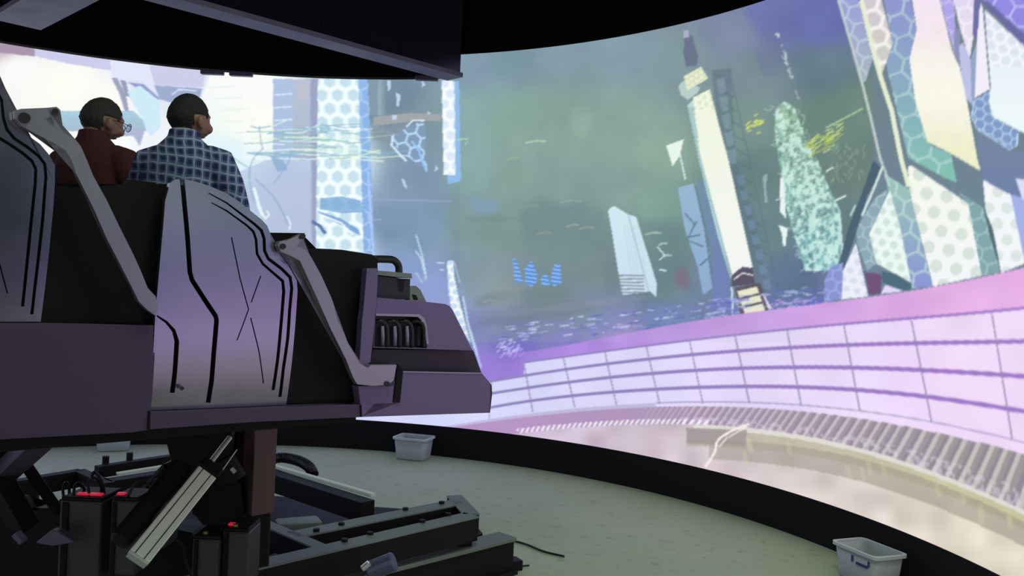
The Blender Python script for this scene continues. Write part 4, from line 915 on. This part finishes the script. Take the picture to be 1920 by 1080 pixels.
# added plate filling in the dark mass on the left, and the tray
cov = bmesh.new(); prism([PY(*q2, 5.2) for q2 in ((-160, 952), (12, 945), (34, 966), (98, 952), (112, 935), (210, 940), (250, 975), (360, 1000), (400, 1075), (400, 1200), (-160, 1200))], Vector((0, .25, 0)), cov)
mbp('dark_fill_plate', cov, M_dsteel, .01)
cone = bmesh.new(); prism([PY(*q2, 4.35) for q2 in ((66, 1018), (96, 994), (108, 996), (140, 1017), (98, 1024))], Vector((0, .06, 0)), cone); mbp('bracket', cone, M_girder, .004)
mbp('bracket', beam(PY(30, 1000, 4.3), PY(45, 1016, 4.3), .05, .03), M_girder, .004)
mbp('tray', beam(PZ(230, 1092, .30), PZ(480, 1002, .30), .75, .03), M_dsteel)

def cabbox(u0, u1, v0, Y_, h, dep, label, led=None, brass=True):
    a = PY(u0, v0, Y_); b2 = PY(u1, v0, Y_); c = (a+b2)/2; wd = (b2-a).length
    t = thing('drive_unit', label, 'drive unit', (c.x, c.y+dep/2, a.z-h), 'black electric drive units on the motion base')
    o = meshobj('housing', box((c.x, c.y+dep/2, a.z-h/2), wd, dep, h, 0), mat('charcoal_case', (52, 52, 54), .45, var=.2), t); bevel(o, .012, 2)
    meshobj('front_rib', box((c.x-wd*.34, c.y+.0, a.z-h/2), wd*.14, .02, h*.96, 0), M_black, t)
    o = meshobj('lid', box((c.x, c.y+dep/2, a.z+.008), wd*.96, dep*.96, .02, 0), M_dsteel, t); bevel(o, .005, 1)
    if brass: meshobj('terminal', cyl((c.x-wd*.1, c.y+dep*.15, a.z+.015), .013, .016, seg=10), M_brass, t)
    if led:
        p = PY(led[0], led[1], Y_-.01); meshobj('status_light', box((c.x+wd*.0+led[2], c.y+dep*.25, a.z+.022), led[3], .03, .014), M_red, t)
    return t
cabbox(361, 411, 1010, 4.42, .30, .22, 'black drive unit with a brass terminal, right of the leaning actuator', None)
cabbox(418, 467, 996, 4.46, .30, .22, 'right-hand black drive unit of the pair, beside the long frame beam', (450, 966, -.04, .03))
cabbox(112, 190, 938, 4.5, .45, .25, 'large black drive unit with a red glow and looping cables on top', (165, 933, .02, .13), False)
cabbox(208, 258, 938, 4.52, .40, .22, 'black drive unit with a bright red light, left of the actuator', (222, 933, -.04, .04), False)
cabbox(280, 312, 926, 4.66, .30, .2, 'small black drive unit with a pink light behind the actuator', (297, 920, -.02, .05), False)
# smaller parts between the beams
c = PZ(560, 985, .46); o = mbp('gearbox', box((c.x, c.y, .43), .30, .16, .14, .45), M_steel, .01)
c = PZ(505, 990, .46); mbp('gearbox', cyl((c.x, c.y, .36), .07, .1), M_steel, .01)
c = PZ(490, 968, .5); o = meshobj('status_light', box((c.x, c.y, .47), .08, .03, .02, .3), M_red, mb)
c = PY(700, 1062, 5.4); mbp('motor', tube([PY(690, 1072, 5.3), PY(740, 1052, 5.3)], .06, seg=14), mat('blue_grey_motor', (96, 100, 130), .4, .3), .01)
mbp('motor_end', tube([PY(680, 1066, 5.25), PY(692, 1056, 5.25)], .02, seg=10), M_rod, 0)
# cables
def cable(pts, r, m_, label, name='cable', parent=None):
    o = meshobj(name, tube(smoothpath(pts, 6), r, seg=7), m_, parent, True)
    if parent is None: recenter(o); tag(o, label, 'cable')
    return o
for pts in (((120, 938), (118, 915), (125, 905), (130, 920), (128, 938)), ((138, 935), (140, 912), (150, 906), (158, 918), (150, 930)), ((168, 932), (166, 905), (178, 896), (190, 912), (188, 930)), ((172, 900), (176, 885), (190, 900), (196, 925)), ((283, 925), (288, 905), (297, 900), (305, 915), (310, 935)), ((240, 930), (255, 905), (272, 900), (285, 920)), ((330, 1010), (345, 1030), (350, 1060), (365, 1090))):
    meshobj('cable_loop', tube(smoothpath([PY(u, v, 4.55+.03*i_) for i_, (u, v) in enumerate(pts)], 5), .008, seg=6), M_wire, mb, True)
hose = [PZ(500, 862, .5), PZ(530, 858, .5), PZ(560, 864, .5), PZ(580, 876, .48), PZ(588, 892, .42)]
hp = smoothpath(hose, 12); rs_ = [.045+.008*(i_ % 2) for i_ in range(len(hp))]
mbp('corrugated_hose', tube(hp, rs_, seg=10), M_tube, 0)
cable([PZ(940, 1008, .012), PZ(985, 1020, .012), PZ(1020, 1034, .012), PZ(1058, 1043, .012)], .009, M_wire, 'thin dark cable lying on the pale floor beside the rail')
cable([PZ(966, 1068, .012), PZ(978, 1062, .012), PZ(992, 1060, .012)], .007, M_wire, 'short dark cable end at the foot of the rail')

# ------------------------------------------------------------------ plastic bins along the kerb
def bin_(label, c, rz, wx, wy, h, mark=False):
    c = Vector(c); t = thing('plastic_bin', label, 'bin', c, 'clear plastic bins along the black kerb'); R = Matrix.Rotation(rz, 3, 'Z')
    def ring(s, z, n=5):
        out_ = []
        for (ax, ay, a0) in ((1, 1, 0), (-1, 1, PI/2), (-1, -1, PI), (1, -1, 1.5*PI)):
            for k in range(n):
                a = a0+PI/2*k/(n-1); r_ = .05; out_.append(c+R@Vector((ax*(wx/2*s-r_)+r_*math.cos(a), ay*(wy/2*s-r_)+r_*math.sin(a), 0))+Vector((0, 0, z)))
        return out_
    def loft(rs, cap0=True, cap1=False):
        bm = bmesh.new(); vr = [[bm.verts.new(p) for p in r_] for r_ in rs]; n = len(vr[0])
        for i_ in range(len(vr)-1):
            for k in range(n): bm.faces.new((vr[i_][k], vr[i_][(k+1) % n], vr[i_+1][(k+1) % n], vr[i_+1][k]))
        if cap0: bm.faces.new(vr[0][::-1])
        if cap1: bm.faces.new(vr[-1])
        return bm
    meshobj('tub', loft([ring(.82, .004), ring(.86, .02), ring(.97, h-.02), ring(.95, h-.02), ring(.84, .03), ring(.80, .015)], True, True), M_plastic, t, True)
    meshobj('rim', loft([ring(.965, h-.03), ring(1.06, h-.025), ring(1.06, h), ring(.95, h), ring(.95, h-.03)], False, False), mat('rim_plastic', (215, 225, 232), .35, trans=.2), t)
    meshobj('contents', loft([ring(.78, .02), ring(.80, h*.5)], True, True), M_water, t)
    if mark:
        for (x0, x1, z0, z1) in ((-.02, .0, h*.62, h*.80), (.03, .15, h*.58, h*.66), (.15, .17, h*.64, h*.8)):
            s = .955; bm = prism([c+R@Vector((x, -wy/2*(.935)-.006, z)) for x, z in ((x0, z0), (x1, z0), (x1, z1), (x0, z1))], R@Vector((0, -.003, 0))); meshobj('marker_writing', bm, M_ink, t)
    return t
def kerb_pos(u, v, inset):
    p = PZ(u, v, 0); r = (p-RC); r.z = 0; a = math.atan2(r.y, r.x); rr_ = RR-inset; return Vector((RC.x+rr_*math.cos(a), RC.y+rr_*math.sin(a), 0)), a
c, a = kerb_pos(776, 859, .30); bin_('clear plastic bin by the kerb, just right of the ride car', c, a-PI/2, .44, .34, .28)
c, a = kerb_pos(1652, 1088, .30); bin_('clear plastic bin with blue marker writing, nearest on the right', c, a-PI/2+.1, .46, .32, .27, True)
c, a = kerb_pos(212, 846, .30); bin_('clear plastic bin at the far kerb, left, under the ride car', c, a-PI/2, .42, .32, .26)

# rename so that no helper data is left behind
for o in list(bpy.data.objects):
    if o.users == 0: bpy.data.objects.remove(o)
